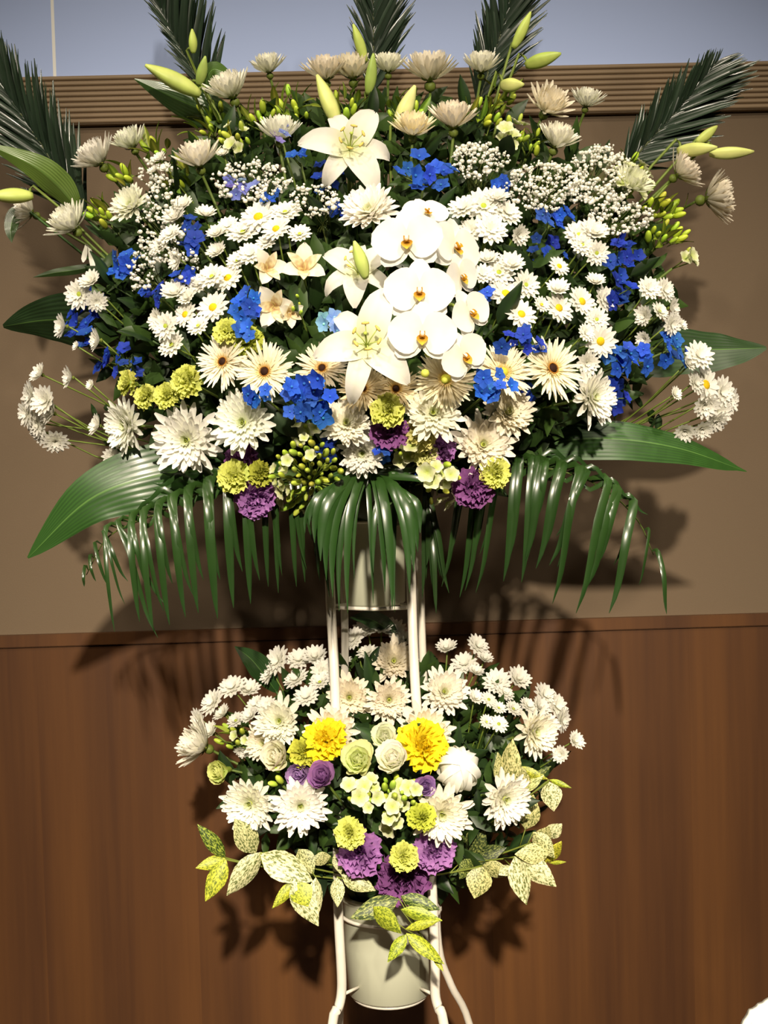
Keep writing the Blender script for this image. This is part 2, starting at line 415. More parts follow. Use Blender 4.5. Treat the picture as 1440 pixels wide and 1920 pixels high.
    # lisianthus or ranunculus: broad smooth cupped petals
    mb = MB(); mb.add(*sheet(1.05, 1.15, prof_round, .5, 1.15, nL=6, nW=6, cup=.35, wavy=.03, wn=2, col=((.86, .92, .66), (1, 1, 1)))); TP['lis_petal'] = mb.mesh('petal', PETAL)
    mb = MB(); h = hub_vert(mb, (.9, .95, .7))
    for (n, L, W, e0, e1) in ((5, .98, 1.0, .75, 1.35), (5, .92, .85, .95, 1.6), (4, .85, .62, 1.15, 1.8), (3, .75, .45, 1.35, 2.0)):
        for k in range(n): hubbed(mb, sheet(L, W, prof_round, e0, e1, nL=6, nW=5, cup=.45, wavy=.025, wn=2, col=((.86, .92, .66), (1, 1, 1))), RZ(2 * PI * k / n + jit(.2) + L * 3), h)
    TP['lis_inner'] = mb.mesh('inner_petals', PETAL)
    # closed globe flower with petals wrapped over the top
    mb = MB(); mb.add(*sheet(2.35, .98, lambda t: max(.12, math.sin(PI * (.12 + .80 * t)) ** .7), .0, 3.2, nL=12, nW=6, cup=-.08, col=((.9, .92, .8), (1, 1, 1)))); TP['globe_petal'] = mb.mesh('petal', PETAL)
    # delphinium floret
    for v in range(2):
        mb = MB(); h = hub_vert(mb, (1, 1, 1))
        for k in range(5):
            hubbed(mb, sheet(1.0, .85, prof_oval, .15 + v * .3, .05 + v * .25, nL=4, nW=3, cup=.22, wavy=.04, wn=1.5, col=((.75, .75, .9), (1, 1, 1))), RZ(2 * PI * k / 5 + jit(.1)), h)
        ellipsoid(mb, (0, 0, .12), (.13, .13, .12), 6, 4, (1.6, 1.9, 1.0)); mb.f.append((h, len(mb.v) - 1, len(mb.v) - 2))
        TP['delph%d' % v] = mb.mesh('floret', PETAL)
    # small four-petalled floret and its bud
    mb = MB(); h = hub_vert(mb, hexc('c9d27a'))
    for k in range(5): hubbed(mb, sheet(1.0, .95, prof_round, .55, .35, nL=4, nW=4, cup=.3, wavy=.05, wn=2, col=(hexc('b9c85a'), hexc('ecebcf'))), RZ(2 * PI * k / 5), h)
    TP['floret'] = mb.mesh('floret', PETAL)
    mb = MB(); ellipsoid(mb, (0, 0, .5), (.42, .42, .62), 8, 6, None, lambda t: mixc(hexc('7f9a22'), hexc('b9cc4a'), t)); TP['bud'] = mb.mesh('bud', LEAF)
    mb = MB(); ellipsoid(mb, (0, 0, .5), (.5, .5, .55), 8, 6, None, lambda t: mixc(hexc('b9c446'), hexc('dfe07c'), t)); TP['orchid_bud'] = mb.mesh('bud', PETAL)
    mb = MB()      # long lily bud with three ridges
    for i in range(13):
        t = i / 12; r = .13 * max(.06, math.sin(PI * (.10 + .86 * t)) ** .8) * (1 - .25 * t)
        for k in range(12):
            a = 2 * PI * k / 12; rr = r * (1 + .13 * math.cos(3 * a)); mb.v.append((t, rr * math.cos(a), rr * math.sin(a)))
            mb.c.append(mixc((1, 1, 1), (.80, .88, .70), .5 + .5 * math.cos(3 * a)))
    for i in range(12):
        for k in range(12):
            k2 = (k + 1) % 12; mb.f.append((i * 12 + k, i * 12 + k2, i * 12 + 12 + k2, i * 12 + 12 + k))
    mb.f.append(tuple(range(12))[::-1]); mb.f.append(tuple(144 + k for k in range(12)))
    TP['lily_bud'] = mb.mesh('bud', LEAF)
    # lily tepals, stamens
    LC = lambda t, s: mixc(mixc(hexc('e9e6dc'), hexc('c4cc6a'), .75 * max(0, 1 - t * 2.2)), hexc('dfe0b4'), max(0, .35 - abs(s)) * 1.2 * (1 - t))
    for nm, (Wd, e0, e1) in {'a': (.66, .70, -.95), 'b': (.48, .65, -1.55)}.items():
        mb = MB(); mb.add(*sheet(1.25, Wd, prof_lily, e0, e1, nL=10, nW=6, cup=.25, wavy=.02, wn=2, pw=1.5, colf=LC)); TP['tepal_' + nm] = mb.mesh('petal', PETAL)
    mb = MB(); tube(mb, [(0, 0, 0), (.08, 0, .3), (.26, 0, .62)], .012, 5, hexc('b9c86a')); ellipsoid(mb, (.27, 0, .64), (.035, .09, .03), 6, 4, hexc('c8b35a')); TP['stamen'] = mb.mesh('stamen', STEM)
    mb = MB(); tube(mb, [(0, 0, 0), (0, .01, .4), (0, .03, .75)], .02, 5, hexc('aebf52')); ellipsoid(mb, (0, .03, .77), (.045, .045, .03), 6, 4, hexc('a0b048')); TP['pistil'] = mb.mesh('pistil', STEM)
    # moth orchid
    OC = lambda t, s: mixc(hexc('e0e0bc'), hexc('f0eee8'), .5 + t * 1.4)
    mb = MB(); mb.add(*sheet(1.0, 1.25, lambda t: max(.15, math.sin(PI * (.07 + .9 * t ** .8)) ** .6), .15, -.05, nL=7, nW=8, cup=.08, wavy=.012, wn=2, colf=OC)); TP['orchid_petal'] = mb.mesh('petal', PETAL)
    mb = MB(); mb.add(*sheet(.95, .72, lambda t: max(.15, math.sin(PI * (.08 + .88 * t)) ** .7), .05, -.1, nL=6, nW=6, cup=.1, colf=OC)); TP['orchid_sepal'] = mb.mesh('sepal', PETAL)
    mb = MB(); h = hub_vert(mb, hexc('d8b428'), 0)
    for a, L_, W2, e, c in ((-PI / 2, .42, .34, .5, 'e8c84a'), (-PI / 2 - .95, .30, .26, 1.1, 'dfae2c'), (-PI / 2 + .95, .30, .26, 1.1, 'dfae2c')):
        hubbed(mb, sheet(L_, W2, prof_oval, e, e + .3, nL=5, nW=4, cup=.5, col=(hexc('a8641c'), hexc(c))), RZ(a), h)
    ellipsoid(mb, (0, .02, .12), (.075, .09, .10), 8, 5, hexc('f4efe0')); mb.f.append((h, len(mb.v) - 1, len(mb.v) - 2))
    TP['lip'] = mb.mesh('lip', PETAL)
    # alstroemeria
    AC = lambda t, s: mixc(mixc(hexc('efe6b4'), hexc('f6f0e0'), t * 1.6), hexc('e0c0b4'), .3 * max(0, t - .75) * 4 * max(0, .5 - abs(s)))
    mb = MB(); mb.add(*sheet(1.1, .68, prof_oval, .95, .15, nL=6, nW=5, cup=.25, wavy=.03, wn=2, colf=AC)); TP['als_petal'] = mb.mesh('petal', PETAL)
    AC2 = lambda t, s: mixc(hexc('e4d27c'), hexc('f6f0e0'), t) if int(t * 9 + s * 3) % 2 else mixc(hexc('a8743c'), hexc('ecdcb0'), t * 1.2)
    mb = MB(); mb.add(*sheet(1.0, .42, prof_oval, 1.1, .3, nL=8, nW=4, cup=.3, colf=AC2)); TP['als_petal2'] = mb.mesh('petal', PETAL)
    # small leaves
    def leaf_tpl(key, Wd, c1, c2, mat, e0=.25, e1=-.35, cup=-.35):
        m_ = MB(); m_.add(*sheet(1.0, Wd, prof_leaf, e0, e1, nL=6, nW=4, cup=cup, wavy=.015, wn=1.5, colf=lambda t, s: mixc(c2, c1, min(1, abs(s) * 4 + .1)))); TP[key] = m_.mesh('leaf', mat)
    leaf_tpl('leaf_dark', .40, hexc('22371a'), hexc('304a22'), LEAF)
    leaf_tpl('leaf_lime', .42, hexc('8fa030'), hexc('a9b84c'), LEAF, .5, .3, .5)
    leaf_tpl('leaf_broad', .30, hexc('5b6e22'), hexc('8a9a3c'), LEAF, .2, -.3, .35)
    leaf_tpl('v_cream', .52, (1, 1, 1), (1, 1, 1), VCREAM); leaf_tpl('v_yellow', .50, (1, 1, 1), (1, 1, 1), VYEL); leaf_tpl('v_dark', .46, (1, 1, 1), (1, 1, 1), VDARK)
    m_ = MB(); m_.add(*sheet(1.0, .055, lambda t: (.35 + .65 * min(1, t * 6)) * (1 - t ** 3 * .9), .12, -.05, nL=5, nW=2, cup=.9, colf=lambda t, s: mixc(hexc('1c2a20'), hexc('2e3d2c'), .3 + .5 * t)))
    TP['palm_leaflet'] = m_.mesh('leaflet', GLOSS)
build_templates()

# ------------------------------------------------------------------ where the stems start and how deep the flowers stand
S_UP = P(712, 905, 0.0); S_LO = P(737, 1640, -0.01)
def depth_up(px, py):
    u = (px - 720) / 720.0; v = (py - 700) / (600.0 if py < 700 else 330.0)
    r2 = u * u + v * v
    return 0.04 - 0.34 * max(0.0, 1 - r2) ** .75 - (0.03 if py > 600 else 0)
def depth_lo(px, py):
    u = (px - 735) / 390.0; v = (py - 1500) / (265.0 if py < 1500 else 240.0)
    return 0.05 - 0.26 * max(0.0, 1 - u * u - v * v) ** .75
def which(py): return ('lo' if py > 1165 else 'up')
def place(px, py, r, opt):
    lo = which(py) == 'lo'; Y = (depth_lo if lo else depth_up)(px, py) + opt.get('dz', 0)
    p = P(px, py, Y); S = S_LO if lo else S_UP
    if 'n' in opt: n = Vector((opt['n'][0], -1.0, opt['n'][1])) if len(opt['n']) == 2 else Vector(opt['n'])
    else:
        d = (p - S).normalized(); k = opt.get('k', .75)
        n = d + Vector((0, -1, .12)) * k
    n.normalize()
    n = (n + Vector((jit(.12), 0, jit(.12)))).normalized()
    return p, n, S, r * SZ(Y)
def stem_mesh(S, p, n, rad=.0017, drop=.03, col='56682a', at=None):
    L = (p - S).length
    a = p - n * drop; mid = p - n * min(.10, L * .45) + (S - p) * .25
    return [S, S + (mid - S) * .6, mid, a]
def add_stem(t, S, p, n, rad=.0017, drop=.02, name='stem', col='56682a'):
    mb = MB(); tube(mb, catmull(stem_mesh(S, p, n, rad, drop), 8), rad, 5, hexc(col)); return part(name, mb.mesh(name, STEM), t)
def start(S): return S + Vector((jit(.035), jit(.03), jit(.015)))
TINT = lambda a=.04: tuple(1 - rnd() * a for _ in range(1)) * 3

def mum(px, py, r, label, cat='chrysanthemum', form='open', tint=(1, 1, 1), group='large chrysanthemums', **opt):
    p, n, S, s = place(px, py, r * (1.28 if form == 'cup' else 1.04), opt); S = start(S)
    t = thing('chrysanthemum', label, cat, S, group)
    sp = rnd() * 6.28; M = face_matrix(p, n, sp, s); tt = tuple(v * (1 - rnd() * .04) for v in tint)
    nn_ = 28 if form == 'cup' else 22
    for i in range(nn_):
        part('petal', TP['mum_petal_' + form], t, M @ RZ(2 * PI * i / nn_ + jit(.12)) @ RY(jit(.16)) @ Matrix.Diagonal((1 + jit(.16), 1, 1, 1)), tt)
    for i in range(nn_ - 2):
        part('petal', TP['mum_petal2_' + form], t, M @ RZ(2 * PI * (i + .5) / (nn_ - 2) + jit(.12)) @ RY(jit(.12)) @ Matrix.Diagonal((1 + jit(.1), 1, 1, 1)), tt)
    part('inner_petals', TP['mum_inner_%s%d' % (form, int(rnd() * 2))], t, M, tt, 'stuff')
    part('flower_center', TP['mum_eye'], t, M); part('calyx', TP['calyx'], t, M)
    add_stem(t, S, p, n, .0022, .25 * s); return t
def gerbera(px, py, r, label, eye='ger_eye', tint=(1, 1, 1), **opt):
    p, n, S, s = place(px, py, r, opt); S = start(S)
    t = thing('gerbera', label, 'gerbera', S, 'spidery gerberas'); M = face_matrix(p, n, rnd() * 6.28, s)
    for v in range(2):
        for i in range(24): part('petal', TP['ger_petal%d' % v], t, M @ RZ(2 * PI * (i + v * .5) / 24 + jit(.08)) @ RY(jit(.14)) @ Matrix.Diagonal((1 + jit(.12), 1, 1, 1)), tint)
    part('inner_petals', TP['ger_inner'], t, M, tint, 'stuff'); part('flower_center', TP[eye], t, M); part('calyx', TP['calyx'], t, M)
    add_stem(t, S, p, n, .0024, .25 * s); return t
def spray(label, heads, group='daisy-flowered sprays', **opt):
    """heads: (x, y, radius, disc 'y' / 'g' / '', form 0-2[, facing])"""
    cx = sum(h[0] for h in heads) / len(heads); cy = sum(h[1] for h in heads) / len(heads)
    pc, nc, S, s = place(cx, cy, 20, opt); S = start(S)
    t = thing('daisy_spray', label, 'daisy spray', S, group)
    fork = pc.lerp(S, .38) + Vector((0, .02, -.02))
    mb = MB(); tube(mb, catmull([S, S.lerp(fork, .5) + Vector((jit(.01), 0, jit(.01))), fork], 6), .002, 5, hexc('56682a'))
    part('stem', mb.mesh('stem', STEM), t)
    for h in heads:
        o2 = dict(opt); o2['dz'] = opt.get('dz', 0) + jit(.012)
        if len(h) > 5: o2['n'] = h[5]
        p, n, _, s = place(h[0], h[1], h[2] * (1.12 if h[4] == 2 else 1.0), o2)
        M = face_matrix(p, n, rnd() * 6.28, s)
        hd = part('flower_head', TP['daisy%d' % h[4]], t, M, tuple([.93 - rnd() * .06] * 3))
        if h[3]: part('disc', TP['disc_' + h[3]], hd, M)
        mb = MB(); tube(mb, catmull([fork, fork.lerp(p, .5) + Vector((0, .012, jit(.02) - .01)), p - n * .2 * s], 6), .0012, 4, hexc('66782f'))
        part('branch', mb.mesh('branch', STEM), t)
        if rnd() < .5:
            q = fork.lerp(p, .6)
            part('leaf', TP['leaf_dark'], t, face_matrix(q, (jit(1), -.6, jit(1)), rnd() * 6.28, .03))
    return t
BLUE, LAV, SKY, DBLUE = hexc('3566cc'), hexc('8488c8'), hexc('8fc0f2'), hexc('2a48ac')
def delph(px, py, w, h, nf, label, col=BLUE, r=15, **opt):
    p0, n0, S, s0 = place(px, py, r, opt); S = start(S)
    t = thing('delphinium', label, 'delphinium', S, 'delphinium stems')
    add_stem(t, S, p0, n0, .0016, .012)
    for i in range(nf):
        a = i * 2.4 + rnd(); q = math.sqrt((i + .4) / nf)
        o2 = dict(opt); o2['dz'] = opt.get('dz', 0) + jit(.02)
        p, n, _, s = place(px + math.cos(a) * q * w * .5, py + math.sin(a) * q * h * .5, r * (1 + jit(.25)), o2)
        n = (n + Vector((jit(.9), 0, jit(.9)))).normalized()
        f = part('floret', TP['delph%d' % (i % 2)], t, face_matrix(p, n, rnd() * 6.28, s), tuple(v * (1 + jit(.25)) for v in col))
        if i % 2:
            mb = MB(); tube(mb, [p0 - n0 * .02, p - n * .1 * s], .0008, 4, hexc('56682a')); part('branch', mb.mesh('branch', STEM), t)
    return t
def carnation(px, py, r, label, col, cat='carnation', kind='car', **opt):
    p, n, S, s = place(px, py, r, opt); S = start(S)
    t = thing('carnation' if kind == 'car' else 'lisianthus', label, cat, S, 'carnations' if kind == 'car' else 'lisianthus blooms')
    M = face_matrix(p - n * s * .3, n, rnd() * 6.28, s)
    for i in range(7): part('petal', TP[kind + '_petal'], t, M @ RZ(2 * PI * i / 7 + jit(.1)) @ RY(jit(.2)) @ RX(jit(.3)), tuple(v * (1 + jit(.06)) for v in col))
    part('inner_petals', TP['car_inner%d' % int(rnd() * 2)] if kind == 'car' else TP['lis_inner'], t, M, col, 'stuff')
    part('calyx', TP['car_calyx'], t, M); add_stem(t, S, p, n, .0018, .8 * s)
    return t
def globe(px, py, r, label, col=(1, 1, 1), **opt):
    p, n, S, s = place(px, py, r, opt); S = start(S); t = thing('globe_flower', label, 'flower', S)
    M = face_matrix(p - n * s * .75, n, rnd(), s)
    for i in range(9): part('petal', TP['globe_petal'], t, M @ RZ(2 * PI * i / 9 + jit(.1)) @ Matrix.Translation((.01, 0, jit(.06))) @ RY(jit(.08)), col)
    part('flower_center', TP['mum_eye'], t, M @ Matrix.Translation((0, 0, 1.25)) @ Matrix.Diagonal((1, 1, .5, 1)))
    add_stem(t, S, p, n, .002, .8 * s)
    part('calyx', TP['calyx'], t, M); return t
def cluster(px, py, w, h, nflo, nbud, label, name='white_stock', cat='stock', r=17, nleaf=0, budr=13, btint=(1, 1, 1), ftint=(1, 1, 1), group='green and white floret stems', leaf='leaf_lime', lr=34, **opt):
    p0, n0, S, s0 = place(px, py, r, opt); S = start(S); t = thing(name, label, cat, S, group)
    q0 = p0 - n0 * .03; add_stem(t, S, q0, n0, .002, .0)
    tot = nflo + nbud + nleaf
    order = ['f'] * nflo + ['b'] * nbud + ['l'] * nleaf; random.shuffle(order)
    for i, k in enumerate(order):
        a = i * 2.4; q = math.sqrt((i + .4) / tot)
        o2 = dict(opt); o2['dz'] = opt.get('dz', 0) + jit(.02)
        rr = {'f': r, 'b': budr, 'l': lr}[k] * (1 + jit(.25))
        p, n, _, s = place(px + math.cos(a) * q * w * .5, py + math.sin(a) * q * h * .5, rr, o2)
        out = (p - q0).normalized(); n = (n * .8 + out + Vector((jit(.5), 0, jit(.5)))).normalized()
        if k == 'f': part('floret', TP['floret'], t, face_matrix(p, n, rnd() * 6.28, s), ftint)
        elif k == 'b': part('bud', TP['bud'], t, face_matrix(p - n * s, n, rnd() * 6.28, (s, s, s * 1.5)), tuple(v * (1 + jit(.15)) for v in btint))
        else:
            d = (out + Vector((jit(.6), -.3, jit(.6)))).normalized(); x = d; z = (n - x * n.dot(x)).normalized(); y = z.cross(x)
            part('leaf', TP[leaf], t, Matrix.Translation(p - d * s * .5) @ Matrix((x, y, z)).transposed().to_4x4() @ Matrix.Diagonal((s, s, s, 1)), tuple(v * (1 + jit(.2)) for v in btint))
        if i % 3 == 0:
            mb = MB(); tube(mb, [q0, p - n * s * .3], .0009, 4, hexc('66782f')); part('branch', mb.mesh('branch', STEM), t)
    return t
def breath(px, py, w, h, nb, label, **opt):
    p0, n0, S, s0 = place(px, py, 5, opt); S = start(S); t = thing('babys_breath', label, "baby's breath", S, 'sprays of tiny white gypsophila')
    add_stem(t, S, p0 - n0 * .03, n0, .0012, .0, 'stem', '55602c')
    mb = MB(); st = MB(); q0 = p0 - n0 * .05
    for i in range(nb):
        a = rnd() * 6.28; q = math.sqrt(rnd()) ** .9
        o2 = dict(opt); o2['dz'] = opt.get('dz', 0) + jit(.03)
        p, n, _, s = place(px + math.cos(a) * q * w * .5, py + math.sin(a) * q * h * .5, 3.7 * (1 + jit(.4)), o2)
        ellipsoid(mb, p, (s, s, s * .85), 6, 4, mixc(W_, GR, rnd() * .15))
        ellipsoid(mb, p + Vector((jit(s * 1.8), jit(s), jit(s * 1.8))), s * .5, 5, 3, W_)
        if i % 3 == 0: tube(st, [q0 + Vector((jit(.01), 0, jit(.01))), q0.lerp(p, .6), p], .00045, 3, hexc('55602c'), cap=False)
    part('blossoms', mb.mesh('blossoms', PETAL), t, None, None, 'stuff'); part('twigs', st.mesh('twigs', STEM), t, None, None, 'stuff')
    return t
def seg_matrix(a, b, width, nrm, nat=1.0):
    x = (b - a); L = x.length; x.normalize(); z = Vector(nrm); z = (z - x * z.dot(x)).normalized(); y = z.cross(x)
    return Matrix.Translation(a) @ Matrix((x, y, z)).transposed().to_4x4() @ Matrix.Diagonal((L, width / nat, L * .8, 1))
def lily_bud(t, x0, y0, x1, y1, tint, Y0, Y1, wd=1.0, S=None):
    a, b = P(x0, y0, Y0), P(x1, y1, Y1); L = (b - a).length
    x = (b - a).normalized(); y = Vector((0, 1, 0)).cross(x).normalized(); z = x.cross(y)
    part('bud', TP['lily_bud'], t, Matrix.Translation(a) @ Matrix((x, y, z)).transposed().to_4x4() @ Matrix.Diagonal((L, L * wd, L * wd, 1)), tint)
    if S is not None:
        mb = MB(); tube(mb, catmull([S, S.lerp(a, .5) + Vector((0, .01, 0)), a - x * .02, a + x * .005], 8), .0022, 5, hexc('6b7c34')); part('stem', mb.mesh('stem', STEM), t)
def lily(px, py, r, label, buds=(), spin=0.0, tint=(1, 1, 1), lens=None, **opt):
    p, n, S, s = place(px, py, r, opt); S = start(S)
    t = thing('lily', label, 'lily', S, 'open white lilies'); M = face_matrix(p, n, spin, s)
    for i in range(6):
        nm = 'a' if i % 2 == 0 else 'b'; ln = (lens or [1] * 6)[i]
        part('petal', TP['tepal_' + nm], t, M @ RZ(i * PI / 3 + jit(.05)) @ Matrix.Diagonal((ln, 1, ln, 1)), tint)
    for i in range(6): part('stamen', TP['stamen'], t, M @ RZ(i * PI / 3 + .4))
    part('pistil', TP['pistil'], t, M); add_stem(t, S, p, n, .003, .0)
    for b in buds: lily_bud(t, *b)
    return t
def sprig(name, label, cat, segs, mat='v_cream', S=None, group=None, stems=True, tint=(1, 1, 1), tip=None):
    """segs: (x0,y0,x1,y1,width px,Y[,template[,tint]])"""
    nat = {'v_cream': .52, 'v_yellow': .50, 'v_dark': .46, 'leaf_dark': .40, 'leaf_lime': .42, 'leaf_broad': .30}
    S = start(S if S is not None else S_LO); t = thing(name, label, cat, S, group)
    for q in segs:
        x0, y0, x1, y1, w_, Y = q[:6]; tp = q[6] if len(q) > 6 and q[6] else mat
        a, b = P(x0, y0, Y + .006), P(x1, y1, Y - .006)
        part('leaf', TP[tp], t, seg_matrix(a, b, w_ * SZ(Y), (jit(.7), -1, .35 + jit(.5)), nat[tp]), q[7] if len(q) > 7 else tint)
    if stems:
        mb = MB(); pts = [S] + [P(q[0], q[1], q[5] + .007) for q in segs if True]
        pts = sorted(pts[1:], key=lambda v: (v - S).length); far = pts[-1]
        tube(mb, catmull([S, S.lerp(far, .5) + Vector((0, -.02, .0)), far], 8), .0014, 5, hexc('6f7a30')); part('stem', mb.mesh('stem', STEM), t)
        for v in pts[:-1]:
            k = max(0.15, min(.95, (v - S).length / max(.01, (far - S).length))); m2 = MB()
            c = catmull([S, S.lerp(far, .5) + Vector((0, -.02, .0)), far], 20)[int(20 * k * .9)]
            tube(m2, [c, c.lerp(v, .5), v], .0009, 4, hexc('6f7a30')); part('branch', m2.mesh('branch', STEM), t)
    return t
def blade(label, pts, wpx, c1='2f5a22', c2='46752f', tilt=0.5, fold=.25, prof=None, S=None, name='aspidistra_leaf', n=22, mat=None, wave=.04, stemw=.0022):
    """one broad leaf: pts (x, y, Y) from its base to its tip"""
    pp = [P(*q) for q in pts]; S = start(S if S is not None else S_UP)
    t = thing(name, label, 'leaf', S, 'broad dark leaves round the rim')
    prof = prof or (lambda u: max(.02, math.sin(PI * (.06 + .94 * u ** .85)) ** .8 if u < 1 else .02))
    A, B = hexc(c1), hexc(c2); mb = MB()
    cf = lambda u, s: mixc(mixc(A, B, .5 + .5 * math.sin(s * 38)), hexc('6f9a4a'), .55 if abs(s) < .05 else 0)
    Y = sum(q[2] for q in pts) / len(pts)
    ribbon(mb, pp, wpx * SZ(Y) / max(.3, math.cos(tilt if not callable(tilt) else tilt(.5))), prof, tilt, fold, n, 40, cf, wave=wave, ridge=.006)
    part('blade', mb.mesh('blade', mat or BROAD), t)
    m2 = MB(); tube(m2, catmull([S, S.lerp(pp[0], .6), pp[0], pp[0].lerp(pp[1], .15)], 6), stemw, 5, hexc('3a5a26')); part('stem', m2.mesh('stem', STEM), t)
    return t
def feather(label, x0, y0, x1, y1, Y0, Y1, nleaf, left, right, bow=0, S=None):
    """stiff upright palm frond; left/right = (leaflet length px at base, at tip, angle deg)"""
    S = start(S if S is not None else S_UP); t = thing('palm_frond', label, 'palm frond', S, 'stiff palm fronds fanned out behind the flowers')
    c = ((x0 + x1) / 2 + bow * (y1 - y0) / 400, (y0 + y1) / 2 - bow * (x1 - x0) / 400)
    pts = catmull([P(x0, y0, Y0), P(c[0], c[1], (Y0 + Y1) / 2), P(x1, y1, Y1)], 16)
    mb = MB(); tube(mb, [S, S.lerp(pts[0], .6)] + pts, [.003, .003] + [.0028 - .0022 * i / 16 for i in range(17)], 6, hexc('4c5230'))
    part('rachis', mb.mesh('rachis', STEM), t)
    for i in range(nleaf):
        u = (i + .5) / nleaf; k = u * 16; j = min(int(k), 15); p = pts[j].lerp(pts[j + 1], k - j); d = (pts[min(j + 2, 16)] - pts[max(j - 1, 0)]).normalized()
        sc_ = SZ(Y0 + (Y1 - Y0) * u)
        for sgn, (l0, l1, ang) in ((1, left), (-1, right)):
            L = (l0 + (l1 - l0) * u) * (.75 + .25 * min(1, u * 5)) * (.35 + .65 * min(1, (1 - u) * 3.5)) * sc_ * (1 + jit(.1))
            a = math.radians(ang * (1 - .35 * u) + jit(5)) * sgn
            x = Matrix.Rotation(-a, 3, 'Y') @ d; x = (x + Vector((0, -.22 + jit(.25), 0))).normalized()
            z = Vector((jit(.6) + sgn * .5, -1, .2)); z = (z - x * z.dot(x)).normalized(); y = z.cross(x)
            part('leaflet', TP['palm_leaflet'], t, Matrix.Translation(p) @ Matrix((x, y, z)).transposed().to_4x4() @ Matrix.Diagonal((L, L * 1.7 if L < .1 else .17, L, 1)), tuple([1 + jit(.3)] * 3))
    return t
def areca(label, rach, tips, back=(), c=('2c461b', '1e3817'), fwd=.05, w0=13, S=None, arch=False):
    """drooping palm frond; rach (x, y, Y) points; tips (u along the rachis, tip x, tip y)"""
    S = start(S if S is not None else S_UP); t = thing('areca_palm_frond', label, 'palm frond', S, 'arching palm fronds under the flowers')
    pts = catmull([P(*q) for q in rach], 20)
    mb = MB(); tube(mb, [S, S.lerp(pts[0], .6)] + pts, [.0026, .0026] + [.0024 - .0018 * i / 20 for i in range(21)], 6, hexc('5a6a30'))
    part('rachis', mb.mesh('rachis', STEM), t); prj = [r_[2] for r_ in rach]
    tips = list(tips) + [(min(.97, q[0] + .025), q[1] + 14 + jit(10), q[2] - 28 - rnd() * 50, q[3] if len(q) > 3 else fwd, (q[4] if len(q) > 4 else w0) * .75) for q in (tips[:-4] if not arch else [])]
    for grp, sg in ((tips, 1), (back, -1)):
        for q in grp:
            u, tx, ty = q[:3]; k = u * 20; j = min(int(k), 19); p = pts[j].lerp(pts[j + 1], k - j)
            f = (q[3] if len(q) > 3 else fwd); e = P(tx, ty, p.y - f * .8)
            d = (pts[min(j + 2, 20)] - pts[max(j - 1, 0)]).normalized()
            L = (e - p).length
            c1 = p + d * L * .16 + Vector((0, -f * .6, .012 * sg)); c2 = p.lerp(e, .45) + d * L * .10 + Vector((0, -f * .75, .035 * L / .2))
            if arch:
                c1 = Vector((p.x + (e.x - p.x) * .42, p.y - f * .5, p.z + (e.z - p.z) * .06)); c2 = Vector((p.x + (e.x - p.x) * .82, p.y - f * .8, p.z + (e.z - p.z) * .32))
            mb = MB(); cf = lambda uu, s: mixc(hexc(c[0]), hexc(c[1]), uu)
            ribbon(mb, [p, c1, c2, (Vector((e.x + (p.x - e.x) * .02, e.y, p.z + (e.z - p.z) * .68)) if arch else p.lerp(e, .75) + d * L * .05 + Vector((0, -f * .3, 0))), e], (q[4] if len(q) > 4 else w0) * SZ(p.y), lambda uu: (.3 + .7 * min(1, uu * 4)) * (1 - max(0, (uu - .45) / .55) ** 1.6 * .95), .15 + jit(.3), .35, 12, 2, cf)
            part('leaflet', mb.mesh('leaflet', GLOSS), t)
    return t

# ------------------------------------------------------------------ the white metal stand and its two buckets
IV = hexc('e6e0d2')
def ext(px, py, Y, px2, py2):                 # carries a leg line down to the floor
    a, b = P(px, py, Y), P(px2, py2, Y); k = a.z / (a.z - b.z); return a + (b - a) * k
st = thing('flower_stand', 'white enamelled metal two-tier flower stand with thin tubular legs', 'stand', (P(735, 1860, 0).x, 0, 0))
def leg(pts, rad=.0072, tail=None, name='leg'):
    pp = [P(*q) for q in pts]; last = pp[-1]
    if tail: pp += [last + Vector((tail[0] * .45, tail[1] * .45, -last.z * .55)), last + Vector((tail[0], tail[1], -last.z + .004))]
    mb = MB(); tube(mb, catmull(pp, 40), rad, 10, IV); return part(name, mb.mesh(name, PAINT), st)
leg([(614, 960, -.03), (620, 1130, -.05), (628, 1290, -.075), (632, 1500, -.08), (634, 1700, -.075), (640, 1820, -.075), (640, 1862, -.075), (634, 1892, -.08), (622, 1930, -.09)], tail=(-.07, -.03))
leg([(768, 960, -.03), (772, 1120, -.05), (780, 1310, -.085), (800, 1500, -.08), (812, 1700, -.075), (816, 1810, -.075), (816, 1862, -.075), (822, 1890, -.08), (834, 1930, -.09)], tail=(.07, -.03))
leg([(640, 960, .06), (646, 1150, .06), (646, 1300, .06), (640, 1600, .07), (640, 1850, .09)], .006, tail=(-.05, .05))
leg([(784, 960, .06), (790, 1150, .06), (796, 1300, .06), (815, 1600, .05), (822, 1770, .07), (845, 1845, .09), (880, 1920, .12)], .006, tail=(.07, .07))
def hoop(px, py, r, Y, name='ring', rad=.0028):
    c = P(px, py, Y); mb = MB()
    tube(mb, [c + Vector((r * math.cos(2 * PI * k / 40), r * math.sin(2 * PI * k / 40), 0)) for k in range(41)], rad, 6, IV, cap=False)
    return part(name, mb.mesh(name, PAINT), st)
